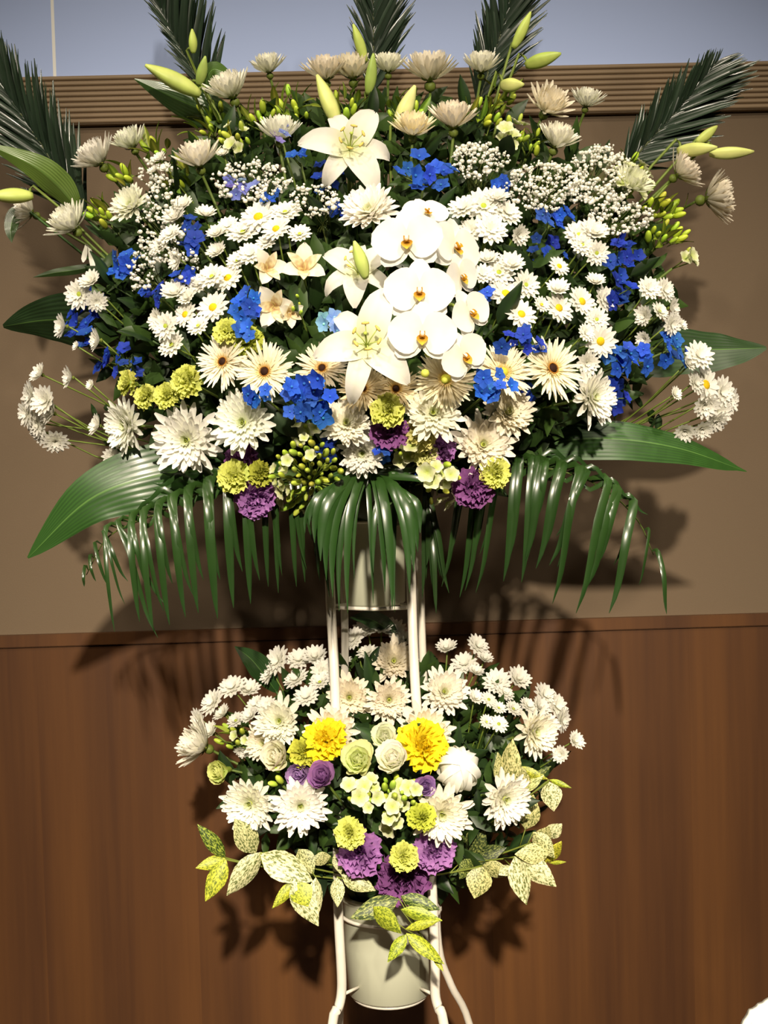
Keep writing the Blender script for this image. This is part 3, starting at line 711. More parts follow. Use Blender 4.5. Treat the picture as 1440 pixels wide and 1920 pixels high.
def bucket(name, label, px, ytop, ybot, rt_px, rb_px, Y, tint=(1, 1, 1)):
    c = P(px, ybot, Y); top = P(px, ytop, Y); Hh = top.z - c.z; rt, rb = rt_px * SZ(Y), rb_px * SZ(Y); mb = MB(); seg = 40
    prof = [(0, .002), (rb - .004, 0), (rb, .004), (rb + (rt - rb) * .5, Hh * .5), (rt, Hh - .008), (rt + .003, Hh - .006), (rt + .003, Hh), (rt - .002, Hh), (rb - .002, .012), (0, .01)]
    for (rr, z) in prof:
        for k in range(seg):
            a = 2 * PI * k / seg; mb.v.append((rr * math.cos(a), rr * math.sin(a), z)); mb.c.append(hexc('bcbea8'))
    for i in range(len(prof) - 1):
        for k in range(seg):
            k2 = (k + 1) % seg; mb.f.append((i * seg + k, i * seg + k2, i * seg + seg + k2, i * seg + seg + k))
    t = thing(name, label, 'bucket', (c.x, c.y, c.z))
    part('body', mb.mesh('body', PLASTIC), t, Matrix.Translation(c))
    mb = MB(); tube(mb, [(rt * 1.02 * math.cos(2 * PI * k / 40), rt * 1.02 * math.sin(2 * PI * k / 40), Hh) for k in range(41)], .003, 6, hexc('bcbea8'), cap=False)
    part('rim', mb.mesh('rim', PLASTIC), t, Matrix.Translation(c)); return c, top, rt, rb
PLASTIC = attr_mat('bucket_plastic', .32, .5, var=.03, nscale=8)
c1, t1, rt1, rb1 = bucket('flower_bucket', 'pale plastic bucket in the upper ring, its foot seen between the palm leaflets', 702, 935, 1133, 66, 58, .03)
c2, t2, rt2, rb2 = bucket('flower_bucket', 'large pale plastic bucket with watery streaks held low between the stand legs', 731, 1668, 1858, 88, 80, 0)
# rings and short arms that carry the buckets
hoop(700, 975, rt1 + .008, .03); hoop(731, 1705, rt2 + .006, 0)
hoop(731, 1861, rb2 - .008, 0)
for a, b in (((640, 1866, -.072), (672, 1851, -.045)), ((816, 1866, -.072), (788, 1853, -.045)), ((620, 1137, -.05), (652, 1133, .0)), ((776, 1137, -.05), (752, 1133, 0))):
    mb = MB(); tube(mb, [P(*a), P(*b)], .0026, 6, IV); part('bracket', mb.mesh('bracket', PAINT), st)
mb = MB(); tube(mb, [P(620, 1139, -.05), P(700, 1142, -.05), P(775, 1139, -.05)], .003, 6, IV); part('crossbar', mb.mesh('crossbar', PAINT), st)
# dark green foam in each bucket holds every stem
def foam(label, c, r, h):
    mb = MB(); ellipsoid(mb, (0, 0, 0), (r, r * .9, h), 16, 10, hexc('263a1c'))
    o = part('floral_foam', mb.mesh('floral_foam', LEAF), None, Matrix.Translation(c)); o['label'] = label; o['category'] = 'floral foam'
foam('dark green floral foam hidden in the middle of the upper bouquet', S_UP + Vector((0, .01, .0)), .085, .07)
foam('dark green floral foam hidden in the middle of the lower bouquet', S_LO + Vector((0, .01, .0)), .08, .06)

# ------------------------------------------------------------------ dark filler greenery between the flowers
def sector(px, py, rg):
    v = 'upper' if py < rg[1] - rg[3] * .33 else 'lower' if py > rg[1] + rg[3] * .33 else 'middle'
    h = 'left' if px < rg[0] - rg[2] * .33 else 'right' if px > rg[0] + rg[2] * .33 else 'centre'
    return v + ' ' + h
def filler(n, region, dfun, S, label, group, back, leaves=13, size=.055):
    for i in range(n):
        a = i * 2.399; q = math.sqrt((i + .5) / n); px = region[0] + math.cos(a) * q * region[2]; py = region[1] + math.sin(a) * q * region[3]
        Y = dfun(px, py) + back + jit(.02); e = P(px, py, Y); t = thing('leafy_stem', label % sector(px, py, region), 'greenery', start(S), group)
        r0 = WM[t.name].translation; mid = r0.lerp(e, .5) + Vector((0, .015, .01)); cc = catmull([r0, mid, e], 14)
        mb = MB(); tube(mb, cc, .0016, 4, hexc('33481f')); part('stem', mb.mesh('stem', STEM), t)
        for k in range(leaves):
            p = cc[6 + int(8 * k / leaves)] if k < leaves - 1 else cc[-1]
            d = Vector((jit(1), -.35 + jit(.6), jit(1) + .15)).normalized() + (e - r0).normalized() * .5; d.normalize()
            z = Vector((jit(1), -1, .3 + jit(1))); z = (z - d * z.dot(d)).normalized(); y = z.cross(d); s = size * (1 + jit(.3))
            part('leaf', TP['leaf_dark'], t, Matrix.Translation(p) @ Matrix((d, y, z)).transposed().to_4x4() @ Matrix.Diagonal((s, s, s, 1)), tuple([.8 + jit(.35)] * 3))
filler(46, (712, 555, 545, 368), depth_up, S_UP, 'dark green leafy filler stem half hidden in the %s of the upper bouquet', 'filler greenery in the upper bouquet', .05)
filler(18, (730, 1460, 300, 225), depth_lo, S_LO, 'dark green leafy filler stem half hidden in the %s of the lower bouquet', 'filler greenery in the lower bouquet', .05)
def thicket(label, n, reg, dfun, back):
    v, f, cs = sheet(1.0, .40, prof_leaf, .2, -.3, nL=3, nW=2, cup=-.3); V = np.array([(*q, 1) for q in v]).T; mb = MB()
    for i in range(n):
        a = rnd() * 6.28; q = math.sqrt(rnd()); px = reg[0] + math.cos(a) * q * reg[2]; py = reg[1] + math.sin(a) * q * reg[3]
        Y = dfun(px, py) + back + rnd() * .06; p = P(px, py, min(Y, .16)); s = .045 * (1 + jit(.4))
        M = np.array(face_matrix(p, (jit(1.4), -1, jit(1.4)), rnd() * 6.28, s)); Q = (M @ V).T[:, :3]
        b = len(mb.v); mb.v += [tuple(r) for r in Q]; mb.f += [tuple(k + b for k in ff) for ff in f]
        c_ = mixc(hexc('1d3014'), hexc('38501f'), rnd()); mb.c += [c_] * len(v)
    o = part('foliage', mb.mesh('foliage', LEAF), None); o['kind'] = 'stuff'; o['label'] = label; o['category'] = 'foliage'
thicket('dense dark green undergrowth of leaves filling the upper bouquet', 3200, (712, 558, 530, 362), depth_up, .07)
thicket('dense dark green undergrowth of leaves filling the lower bouquet', 900, (735, 1450, 290, 210), depth_lo, .07)

# ------------------------------------------------------------------ UPPER BOUQUET: palms and broad leaves
feather('stiff dark palm frond leaning far out past the left edge above the wall leaf', 165, 405, -75, 40, .06, .10, 92, (170, 90, 30), (175, 100, 30))
feather('stiff dark palm frond at upper left with long leaflets against the blue panel', 400, 200, 262, -70, .08, .10, 64, (60, 60, 22), (150, 150, 42), bow=8)
feather('stiff dark palm frond standing upright behind the middle of the bouquet top', 700, 175, 700, -130, .08, .12, 70, (95, 95, 30), (135, 120, 36))
feather('stiff dark palm frond leaning right behind the lime lily bud at the top', 895, 200, 985, -120, .08, .11, 66, (110, 100, 30), (140, 120, 34), bow=-6)
feather('bushy dark palm frond leaning right across the fluted trim', 1165, 320, 1345, 115, .06, .09, 76, (120, 70, 30), (140, 120, 40), bow=-6)
blade('broad glossy leaf slanting down to the lower left under the left chrysanthemums', [(420, 878, -.14), (300, 890, -.17), (170, 935, -.18), (52, 1046, -.16)], 124, '234018', '305420', -.12, .12, lambda u: max(.03, math.sin(PI * (.22 + .78 * u ** .9)) ** .75))
blade('broad glossy leaf reaching right over the palm fronds, its thin brown tip curling', [(985, 835, -.12), (1130, 822, -.15), (1270, 840, -.14), (1400, 884, -.10)], 74, '26461a', '345a22', .35, .2, lambda u: max(.02, math.sin(PI * (.15 + .84 * u ** .8)) ** .8 * (1 if u < .9 else 1 - (u - .9) * 7)), mat=LEAF)
blade('broad dull dark leaf pointing right at the height of the blue delphinium', [(1150, 668, .02), (1250, 655, .0), (1350, 655, -.02), (1437, 652, -.02)], 95, '22381a', '2c4620', .6, .15, lambda u: max(.02, math.sin(PI * (.2 + .79 * u ** .9)) ** .8), mat=LEAF)
blade('broad dull dark leaf pointing left behind the blue delphinium at the left rim', [(250, 610, .02), (170, 605, .0), (90, 600, -.02), (6, 612, -.02)], 96, '182a14', '22381a', .6, .15, lambda u: max(.02, math.sin(PI * (.2 + .79 * u ** .9)) ** .8), mat=LEAF)
blade('long mid-green lily leaf crossing the left palm frond', [(150, 400, .0), (110, 350, -.03), (60, 310, -.05), (-30, 268, -.06)], 55, '4d6326', '66803a', .3, .3, prof_leaf, name='lily_leaf')
blade('dark leaf hanging down at the left rim beside the white mum in profile', [(60, 400, .03), (30, 400, .02), (20, 430, .01), (22, 455, .01)], 26, '26381c', '33481f', .3, .3, prof_leaf, name='lily_leaf')
blade('dark narrow leaf lying level on the left under the drooping white petals', [(190, 495, .02), (150, 505, .02), (100, 512, .02), (62, 520, .02)], 16, '26381c', '33481f', .3, .3, prof_leaf, name='lily_leaf')
blade('wide dark leaf behind the upper left lime bud', [(470, 250, .03), (400, 215, .02), (330, 185, .01), (252, 148, .0)], 62, '2a4220', '3a5628', .3, .3, prof_leaf, name='lily_leaf')
blade('wide olive leaf curving right of the upper left lime bud', [(390, 230, .03), (385, 170, .02), (400, 130, .01), (445, 150, .0)], 50, '34501f', '4a6428', .3, .3, prof_leaf, name='lily_leaf')
blade('small dark broad leaf standing behind the lower bouquet at its upper left', [(520, 1300, .08), (495, 1265, .07), (470, 1235, .06), (440, 1212, .05)], 48, '1c3618', '28481f', .3, .2, prof_leaf, S=S_LO)
blade('dark green leaf lying between the buckets behind the upper white daisies', [(745, 1190, .09), (715, 1172, .06), (690, 1160, .05), (655, 1158, .05)], 38, '1c3018', '28401f', .3, .2, prof_leaf, S=S_LO)

areca('arching palm frond hanging to the left with shiny leaflets', [(640, 880, -.10), (540, 882, -.15), (400, 915, -.18), (290, 965, -.18), (205, 1005, -.16), (162, 1078, -.12)],
      [(.02, 618, 1120), (.05, 600, 1090), (.09, 572, 1092), (.12, 556, 1100), (.16, 522, 1112), (.2, 503, 1100), (.24, 470, 1132, .06, 17), (.29, 438, 1140, .06, 18), (.34, 408, 1160, .06, 19),
       (.4, 372, 1150, .06, 16), (.45, 348, 1158, .06, 15), (.5, 318, 1172, .06, 15), (.55, 288, 1184, .06, 13), (.6, 262, 1166, .06, 13), (.66, 296, 1196, .05, 10), (.72, 215, 1185, .05, 8), (.78, 240, 1090, .04, 8), (.85, 205, 1100, .04, 7), (.92, 180, 1090, .03, 6), (.98, 158, 1100, .02, 6)],
      [(.25, 330, 872, .02, 13), (.32, 300, 885, .02, 13), (.38, 285, 905, .02, 12), (.45, 262, 935, .02, 11), (.52, 240, 962, .02, 10), (.6, 228, 992, .02, 9), (.3, 345, 900, .02, 13), (.15, 430, 860, .02, 13)])
areca('arching palm frond hanging to the right with shiny leaflets and a trailing tip', [(840, 890, -.10), (930, 872, -.15), (1040, 880, -.18), (1130, 915, -.17), (1195, 975, -.15), (1225, 1040, -.12)],
      [(.02, 828, 1100), (.06, 862, 1120), (.1, 872, 1108), (.15, 892, 1112), (.2, 944, 1090, .05, 17), (.25, 978, 1092, .05, 16), (.3, 985, 1050, .05, 17), (.35, 1005, 1066, .05, 16), (.4, 1036, 1132, .05, 17),
       (.45, 1030, 1060, .05, 16), (.52, 1080, 1150, .06, 17), (.58, 1100, 1102, .06, 17), (.66, 1142, 1150, .06, 17), (.72, 1150, 1060, .04, 9), (.86, 1198, 1098, .03, 6), (.98, 1250, 1152, .03, 10)],
      [(.25, 1090, 862, .02, 10), (.33, 1130, 880, .02, 10), (.4, 1160, 905, .02, 9), (.5, 1190, 935, .02, 9), (.6, 1215, 965, .02, 8), (.15, 1050, 850, .02, 10)])
areca('short palm frond curling down on the left in front of the upper bucket', [(770, 872, -.14), (725, 872, -.20), (690, 885, -.24), (660, 915, -.25)],
      [(.1, 740, 1148, .06, 10), (.45, 664, 1085, .06, 9), (.5, 636, 1146, .06, 15), (.56, 652, 1150, .07, 16), (.62, 624, 1120, .07, 19), (.68, 612, 1088, .07, 20), (.76, 601, 1052, .07, 20), (.84, 590, 1018, .06, 18), (.92, 580, 985, .05, 16), (.98, 572, 1000, .04, 11)],
      [(.3, 640, 905, .02, 13), (.5, 610, 925, .02, 13), (.7, 590, 945, .02, 12)], c=('2e4c1d', '203c18'), arch=True)
areca('short palm frond curling down on the right in front of the upper bucket', [(640, 905, -.16), (680, 885, -.21), (705, 892, -.24), (725, 925, -.24)],
      [(.4, 700, 1132, .05, 10), (.5, 722, 1110, .06, 16), (.6, 736, 1142, .07, 18), (.68, 768, 1112, .07, 18), (.75, 776, 1072, .07, 18), (.83, 783, 1035, .06, 17), (.9, 788, 1000, .05, 15), (.97, 790, 968, .04, 13), (.98, 700, 1075, .04, 12)],
      [(.3, 745, 868, .02, 13), (.5, 780, 878, .02, 13), (.7, 795, 905, .02, 12), (.6, 770, 895, .02, 13)], c=('2e4c1d', '203c18'), arch=True)
areca('dark narrow palm frond falling straight down under the white stock florets', [(790, 880, -.10), (800, 930, -.12), (805, 980, -.12)],
      [(.05, 792, 1122), (.2, 812, 1110), (.35, 830, 1085), (.5, 842, 1112), (.7, 800, 1060), (.95, 818, 1150)], c=('2a401c', '22381a'), fwd=.03, w0=11)

# ------------------------------------------------------------------ lilies, buds, orchids
SB = S_UP
lily(655, 282, 82, 'big open white lily at the top centre above the orchids', spin=.95, lens=[1, .95, 1.05, 1.0, 1.1, .95], n=(0, .30), dz=-.02)
lily(672, 515, 72, 'white lily half hidden to the left of the orchids, a green bud before its throat', [(685, 522, 664, 452, (.62, .72, .20), -.34, -.36, 1.5)], spin=.5, n=(-.1, .55), dz=-.01)
lily(688, 650, 92, 'largest white lily at the centre, below left of the orchids', spin=1.25, lens=[1.15, .95, 1.0, 1.2, 1.05, .9], n=(-.12, .25), dz=-.05)
def bud_thing(label, segs):
    t = thing('lily_bud_stem', label, 'lily bud', start(S_UP), 'closed lily buds')
    for k, q in enumerate(segs): lily_bud(t, *q[:4], q[4], q[5], q[6], q[7], S=WM[t.name].translation)
LG, LY = (.56, .66, .16), (.72, .74, .26)
bud_thing('plump yellow-green lily bud left above the top lily', [(632, 236, 594, 140, LY, -.08, -.09, 1.3)])
bud_thing('plump yellow lily bud right above the top lily', [(742, 240, 778, 160, (.80, .78, .34), -.08, -.09, 1.5)])
bud_thing('two stacked green lily buds before the middle palm frond', [(690, 178, 700, 100, (.38, .50, .12), -.05, -.07, 1.25), (684, 116, 662, 45, LG, -.03, -.05, 1.2)])
bud_thing('upper left lily stem with one upright and one leaning lime bud', [(362, 100, 360, 54, LG, -.02, -.03, 1.6), (375, 178, 272, 122, (.62, .70, .20), -.03, -.06, 1.2), (372, 160, 385, 105, (.42, .54, .14), -.01, -.03, 1.5)])
bud_thing('upper right lily stem with a tall bud, a leaning bud and a round one', [(962, 90, 995, 22, LG, -.02, -.03, 1.2), (985, 122, 1052, 100, (.50, .60, .14), -.02, -.04, 1.6), (940, 160, 982, 158, LY, -.03, -.06, 2.0)])
bud_thing('far right lily stem with lime buds lying level under the palm', [(1270, 282, 1345, 276, LY, -.02, -.05, 1.4), (1330, 288, 1414, 284, LY, -.02, -.03, 1.2), (1305, 268, 1345, 236, (.58, .64, .18), -.02, -.02, 1.6)])
bud_thing('far left lime lily bud lying level over the white mum in profile', [(62, 368, -22, 368, (.60, .68, .18), -.03, -.05, 1.5)])

def orchid(label, blooms, buds):
    S = start(S_UP); t = thing('moth_orchid', label, 'orchid', S)
    cs = [P(x, y, Y + .03) for (x, y, r, Y, *_r) in blooms]
    mb = MB(); tube(mb, catmull([S, S.lerp(cs[0], .5) + Vector((.02, .05, 0))] + cs, 30), .0022, 6, hexc('7d8f3c')); part('stem', mb.mesh('stem', STEM), t)
    for (x, y, r, Y, nx, nz, roll) in blooms:
        s = r * SZ(Y); n = Vector((nx, -1, nz)); M = face_matrix(P(x, y, Y), n, roll, s)
        fl = bpy.data.objects.new('bloom', None); link(fl, t, M)
        for a, sgn in ((.12, 1), (PI - .12, -1)): part('petal', TP['orchid_petal'], fl, M @ RZ(a) @ Matrix.Translation((.02, 0, .05)))
        for a in (PI / 2, PI / 2 + 2.25, PI / 2 - 2.25): part('sepal', TP['orchid_sepal'], fl, M @ RZ(a) @ Matrix.Translation((.02, 0, -.02)))
        part('lip', TP['lip'], fl, M @ Matrix.Translation((0, 0, .06)))
    for (x, y, r, Y, tint) in buds:
        s = r * SZ(Y); part('bud', TP['orchid_bud'], t, face_matrix(P(x, y, Y), (jit(.5), -1, -.3), 0, s * 1.3), tint)
orchid('arching white moth orchid stem with yellow lips right of centre', [
    (798, 402, 46, -.29, .35, .8, .1), (850, 465, 62, -.29, .9, .25, -.2), (764, 452, 66, -.36, -.15, .15, .05), (862, 520, 46, -.30, 1.0, 0, .3), (786, 548, 66, -.38, .0, .1, -.05),
    (880, 588, 50, -.36, .75, .15, .5), (792, 628, 64, -.41, -.05, .0, -.05), (868, 668, 52, -.40, .55, -.05, .5)],
    [(797, 698, 13, -.41, (1, 1, .75)), (832, 712, 10, -.41, (.8, .8, .5)), (800, 662, 11, -.40, (.75, .82, .5))])

def alstro(px, py, r, label, **opt):
    p, n, S, s = place(px, py, r, opt); S = start(S); t = thing('alstroemeria', label, 'alstroemeria', S, 'cream alstroemerias'); M = face_matrix(p - n * s * .5, n, rnd() * 6, s)
    for i in range(3): part('petal', TP['als_petal'], t, M @ RZ(i * 2.094)); part('petal', TP['als_petal2'], t, M @ RZ(i * 2.094 + 1.047))
    add_stem(t, S, p, n, .0018, .5 * s)
alstro(505, 500, 42, 'cream alstroemeria flushed pink, opening right between the yellow-eyed daisies', n=(.5, .2))
alstro(570, 495, 50, 'widest cream alstroemeria, left of the half hidden white lily', n=(.1, .5))
alstro(512, 575, 48, 'speckled cream alstroemeria right of the hanging blue delphinium', n=(-.1, -.1))
alstro(546, 588, 30, 'small cream alstroemeria opening beside two round green buds', n=(.6, -.3))
cluster(556, 570, 30, 40, 0, 4, 'round green alstroemeria buds between speckled bloom and pale blue florets', 'bud_stem', 'buds', budr=8, btint=(1.4, 1.3, 1.2), group=None)

# ------------------------------------------------------------------ large chrysanthemums, upper bouquet
IV1 = (.97, .96, .92); BG = (.93, .88, .80); WH = (1, 1, 1)
for q in [
    (505, 136, 33, 'cup-shaped white mum, first from the left along the top edge over the trim', 'cup', IV1, dict(n=(-.1, 2.2), k=.1)),
    (437, 184, 46, 'flat cream mum leaning left beneath the upper left palm', 'cup', IV1, dict(n=(-.7, 1.8))),
    (612, 150, 42, 'cream mum on the top edge, left one of two touching', 'cup', BG, dict(n=(-.2, 2.4))),
    (662, 148, 44, 'cream mum on the top edge, touching the green bud pair', 'cup', BG, dict(n=(.1, 2.4), dz=.02)),
    (728, 136, 34, 'small cream mum on the top edge right of the green bud pair', 'cup', IV1, dict(n=(.3, 2.2))),
    (806, 152, 52, 'wide cream mum on the top edge right of the yellow lily bud', 'cup', BG, dict(n=(.1, 2.4))),
    (902, 136, 36, 'cup-shaped cream mum on the top edge before the right-leaning palm', 'cup', IV1, dict(n=(.1, 1.9))),
    (525, 262, 42, 'cup-shaped white mum with lavender florets lying on it', 'cup', IV1, dict(n=(-.1, 1.8))),
    (774, 254, 40, 'cream mum touching the right petal of the top lily', 'cup', (1, .93, .72), dict(n=(.1, 1.4))),
    (850, 240, 46, 'cup-shaped cream mum between the top lily and the greenery at right', 'cup', BG, dict(n=(.15, 2.0))),
    (1022, 210, 44, 'full cream mum at upper right before the trim', 'cup', BG, dict(n=(.3, .8))),
    (1098, 200, 32, 'small cup-shaped white mum standing clear of the others at upper right', 'cup', IV1, dict(n=(.3, 2.0))),
    (1040, 276, 42, 'cream mum facing up among the baby breath at upper right', 'cup', IV1, dict(n=(.5, 1.7))),
    (190, 308, 44, 'bushy cream mum leaning left at upper left under the trim', 'cup', IV1, dict(n=(-1.0, 1.4))),
    (250, 278, 36, 'smaller cream mum behind the bushy one at upper left', 'cup', IV1, dict(n=(-.6, 1.4), dz=.02)),
    (375, 312, 44, 'cup-shaped cream mum between upper left greenery and lavender florets', 'cup', IV1, dict(n=(-.1, 1.8))),
    (248, 388, 42, 'cream mum with green eye at left beside the baby breath', 'open', IV1, dict(n=(-.35, .45))),
    (140, 430, 44, 'full cream mum on the left rim with two drooping petals under it', 'cup', IV1, dict(n=(-1.0, 1.2))),
    (62, 402, 36, 'outermost left white mum seen in profile', 'cup', IV1, dict(n=(-2.4, .9))),
    (1268, 330, 40, 'upper cream mum in profile on the right rim', 'cup', BG, dict(n=(2.0, 1.2), dz=-.03)),
    (1322, 374, 50, 'spiky cream mum in profile, outermost on the upper right rim', 'cup', BG, dict(n=(2.6, .6), dz=.02)),
    (1180, 352, 36, 'pale mum among the baby breath at right', 'cup', (.93, .94, .82), dict(n=(.4, .7))),
    (693, 398, 56, 'white mum with long side petals up left of the orchids', 'loose', WH, dict(n=(-.2, .8))),
    (240, 798, 52, 'spidery white mum at lower left, left of its two big neighbours', 'loose', WH, dict(n=(-.85, -.05))),
    (352, 825, 66, 'largest full white mum at lower left over the broad leaf', 'loose', WH, dict(n=(-.2, .0))),
    (458, 793, 62, 'spidery white mum at lower left under the gerberas', 'loose', WH, dict(n=(-.2, .05))),
    (648, 795, 50, 'white mum with green eye below the deep blue delphinium', 'loose', (1, .98, .92), dict(n=(.1, .3))),
    (680, 850, 48, 'white mum low in the middle beside the small blue florets', 'open', WH, dict(n=(0, .0))),
    (812, 775, 58, 'white mum with bright green eye in the middle under the yellowish gerbera', 'loose', (1, 1, .94), dict(n=(.1, .2))),
    (905, 835, 62, 'big full white mum at lower right above the purple carnation', 'open', (1, .98, .93), dict(n=(.05, .1))),
    (950, 775, 54, 'cream mum tucked behind the big full white mum at lower right', 'loose', BG, dict(n=(.5, .3), dz=.02)),
    (1108, 745, 54, 'white mum turned right at the lower right end of the gerberas', 'loose', WH, dict(n=(.95, -.05))),
    # ---- lower bouquet
    (525, 1352, 50, 'white mum at the upper left of the lower bouquet above the white lisianthus', 'open', IV1, dict(n=(-.3, .3))),
    (655, 1308, 48, 'beige mum with dark green eye, the left one of two under the stand legs', 'open', BG, dict(n=(0, .2), dz=.03)),
    (729, 1312, 46, 'beige mum with dark green eye between the two stand legs', 'open', BG, dict(n=(0, .2), dz=.02)),
    (738, 1240, 46, 'beige mum highest between the stand legs behind the right leg', 'open', BG, dict(n=(0, .3), dz=.02)),
    (832, 1298, 50, 'creamy white mum right of the right stand leg', 'open', IV1, dict(n=(.1, .3))),
    (1000, 1372, 50, 'white mum at the right side of the lower bouquet by the outer daisies', 'open', (1, 1, .95), dict(n=(.45, .1))),
    (385, 1402, 46, 'white mum in profile, outermost at left of the lower bouquet', 'cup', IV1, dict(n=(-1.8, .9))),
    (622, 1375, 54, 'beige mum behind the left yellow flower', 'loose', BG, dict(n=(0, .3), dz=.02)),
    (795, 1375, 56, 'beige mum behind the right yellow flower', 'loose', BG, dict(n=(0, .3), dz=.02)),
    (495, 1392, 38, 'grey-beige mum in the shade left of the white lisianthus', 'open', BG, dict(n=(-.4, .1), dz=.02)),
    (470, 1505, 56, 'left one of the pair of big white mums over the variegated leaves', 'loose', WH, dict(n=(-.2, -.05))),
    (563, 1510, 54, 'right one of the pair of big white mums over the variegated leaves', 'loose', WH, dict(n=(0, -.1))),
    (945, 1497, 54, 'big white mum at lower right over the speckled leaves', 'loose', WH, dict(n=(.35, -.1))),
    (828, 1525, 58, 'white mum in the lower right middle above a purple carnation', 'loose', (1, 1, .94), dict(n=(.1, 0))),
]:
    x, y, r, lab, form, tint, opt = q; mum(x, y, r, lab, form=form, tint=tint, **opt)
# two petals that hang from the left rim mum
t = thing('fallen_petals', 'two white petals drooping from the full mum on the left rim', 'petals', P(165, 470, -.01))
for a in ((162, 458, 157, 495), (166, 458, 178, 512)):
    A, B = P(a[0], a[1], -.02), P(a[2], a[3], -.03); part('petal', TP['mum_petal_loose'], t, seg_matrix(A, B, 8 * SZ(0), (0, -1, .2), .17))

for q in [
    (420, 680, 54, 'cream spidery gerbera with dark eye, first from the left in the gerbera row', {}, 'ger_eye', WH),
    (498, 698, 58, 'cream spidery gerbera with dark eye right beside the first one at left', {}, 'ger_eye', (1, 1, .95)),
    (605, 692, 50, 'beige spidery gerbera with dark eye behind the deep blue delphinium', dict(dz=.02), 'ger_eye', BG),
    (680, 730, 48, 'tan spidery gerbera with dark eye under the largest lily', dict(dz=.01, n=(0, .3)), 'ger_eye', (.95, .86, .68)),
    (742, 730, 46, 'tan spidery gerbera with dark eye under the right petals of the largest lily', dict(dz=.015, n=(0, .3)), 'ger_eye', (.95, .87, .70)),
    (835, 712, 60, 'cream spidery gerbera with a green bud-like eye under the orchids', dict(dz=.0), 'ger_green', (.98, .94, .80)),
    (942, 700, 58, 'cream spidery gerbera half covered by the star-shaped blue florets', dict(dz=.01), 'ger_green', (1, .97, .88)),
    (1033, 693, 64, 'cream spidery gerbera with dark eye, last at the right of the row', {}, 'ger_eye', (1, 1, .95)),
]: gerbera(q[0], q[1], q[2], q[3], eye=q[5], tint=q[6], **q[4])

# ------------------------------------------------------------------ daisy sprays: x, y, radius, disc, form
spray('spray of white daisies with yellow eyes left of centre above the alstroemerias', [(485, 408, 38, 'y', 0), (535, 400, 32, 'g', 1), (518, 430, 30, 'y', 0), (456, 437, 34, 'g', 1), (562, 440, 24, 'g', 1), (428, 425, 24, '', 1), (500, 455, 22, '', 1)])
spray('spray of pale daisies turned up at upper left beside the baby breath', [(330, 410, 26, '', 2, (-.4, .9)), (345, 388, 22, '', 2, (-.2, 1)), (320, 440, 24, '', 1, (-.5, .6)), (300, 462, 24, '', 1, (-.6, .5)), (385, 405, 22, '', 2, (.2, 1.2)), (336, 488, 22, '', 2, (-1.2, .1)), (408, 440, 20, '', 2)])
spray('spray of yellow-eyed daisies left of the blue delphinium and alstroemerias', [(398, 520, 30, 'g', 1), (428, 522, 32, 'y', 0), (470, 478, 28, '', 1), (408, 475, 22, '', 2), (372, 535, 24, '', 1), (445, 490, 22, 'g', 1), (400, 577, 34, 'y', 0)])
spray('spray of small white daisies at left above the lime carnations', [(328, 553, 28, '', 2, (-.3, .8)), (348, 590, 27, 'y', 0), (312, 612, 30, 'g', 1, (-.4, .1)), (323, 648, 30, 'g', 1), (298, 600, 22, '', 2, (-1, .2)), (372, 612, 24, 'g', 1), (352, 560, 20, '', 2)])
spray('spray of white daisies on the left rim over dark blue delphinium', [(150, 552, 32, 'g', 1, (-.4, .1)), (172, 530, 24, '', 2, (-.4, .8)), (181, 565, 22, '', 1, (.2, -.4)), (123, 612, 26, '', 2, (-1.5, .1)), (187, 638, 24, '', 2, (-1.6, 0)), (145, 650, 10, '', 2)])
spray('stray long-stemmed spray of white daisies reaching far left below the leaf', [(78, 702, 22, '', 2, (-1, .8)), (60, 742, 32, '', 1, (-1.2, .1)), (88, 752, 30, '', 2, (-.4, .2)), (52, 775, 28, '', 1, (-1.2, 0)), (72, 795, 30, '', 1, (-.8, -.3)), (100, 775, 25, '', 2), (104, 826, 28, '', 1, (.1, -.9)), (80, 812, 22, '', 2, (-.5, -1)), (135, 708, 22, '', 2, (-1.4, 0)), (186, 798, 22, '', 2, (-1.2, .4)), (215, 856, 22, '', 2, (-.3, -.3)), (172, 722, 11, '', 2)], dz=-.02)
spray('spray of white daisies facing up right of the orchids near the top', [(906, 388, 38, 'g', 1, (.1, .4)), (950, 400, 32, '', 1, (.4, .7)), (868, 392, 32, '', 1, (-.4, .7)), (920, 432, 34, '', 1, (.2, .3)), (970, 440, 22, '', 2, (.6, -.2)), (884, 432, 26, '', 1, (-.3, .2)), (930, 375, 26, '', 2, (.1, 1.2))])
spray('spray of yellow-eyed daisies right of the orchids above dark blue florets', [(948, 552, 36, 'y', 0), (935, 512, 32, 'g', 1, (0, .4)), (985, 535, 30, 'g', 1, (.4, .2)), (977, 590, 32, 'y', 0), (958, 500, 28, '', 2, (.2, .9)), (915, 490, 24, '', 2, (-.3, 1)), (905, 515, 24, '', 1)])
spray('pair of white daisies joined high on the right near the baby breath', [(1085, 442, 32, 'g', 1, (.1, .7)), (1112, 440, 30, '', 2, (.3, .9)), (1118, 475, 26, 'g', 1, (.2, 0)), (1092, 460, 24, 'g', 1, (0, .2))])
spray('single small yellow-eyed daisy on its own stem above the right daisies', [(1048, 500, 22, 'y', 0)])
spray('spray of yellow-eyed daisies on the right between dark blue delphiniums', [(1047, 578, 32, 'y', 0), (1090, 566, 32, 'y', 0), (1132, 562, 28, '', 1, (.7, .2)), (1125, 640, 34, 'y', 0, (.3, -.1)), (1118, 600, 26, 'g', 1, (.3, .2)), (1116, 530, 20, '', 2, (0, 1)), (1045, 545, 24, '', 2, (0, .9)), (1098, 625, 20, '', 1), (1015, 572, 18, 'y', 1)])
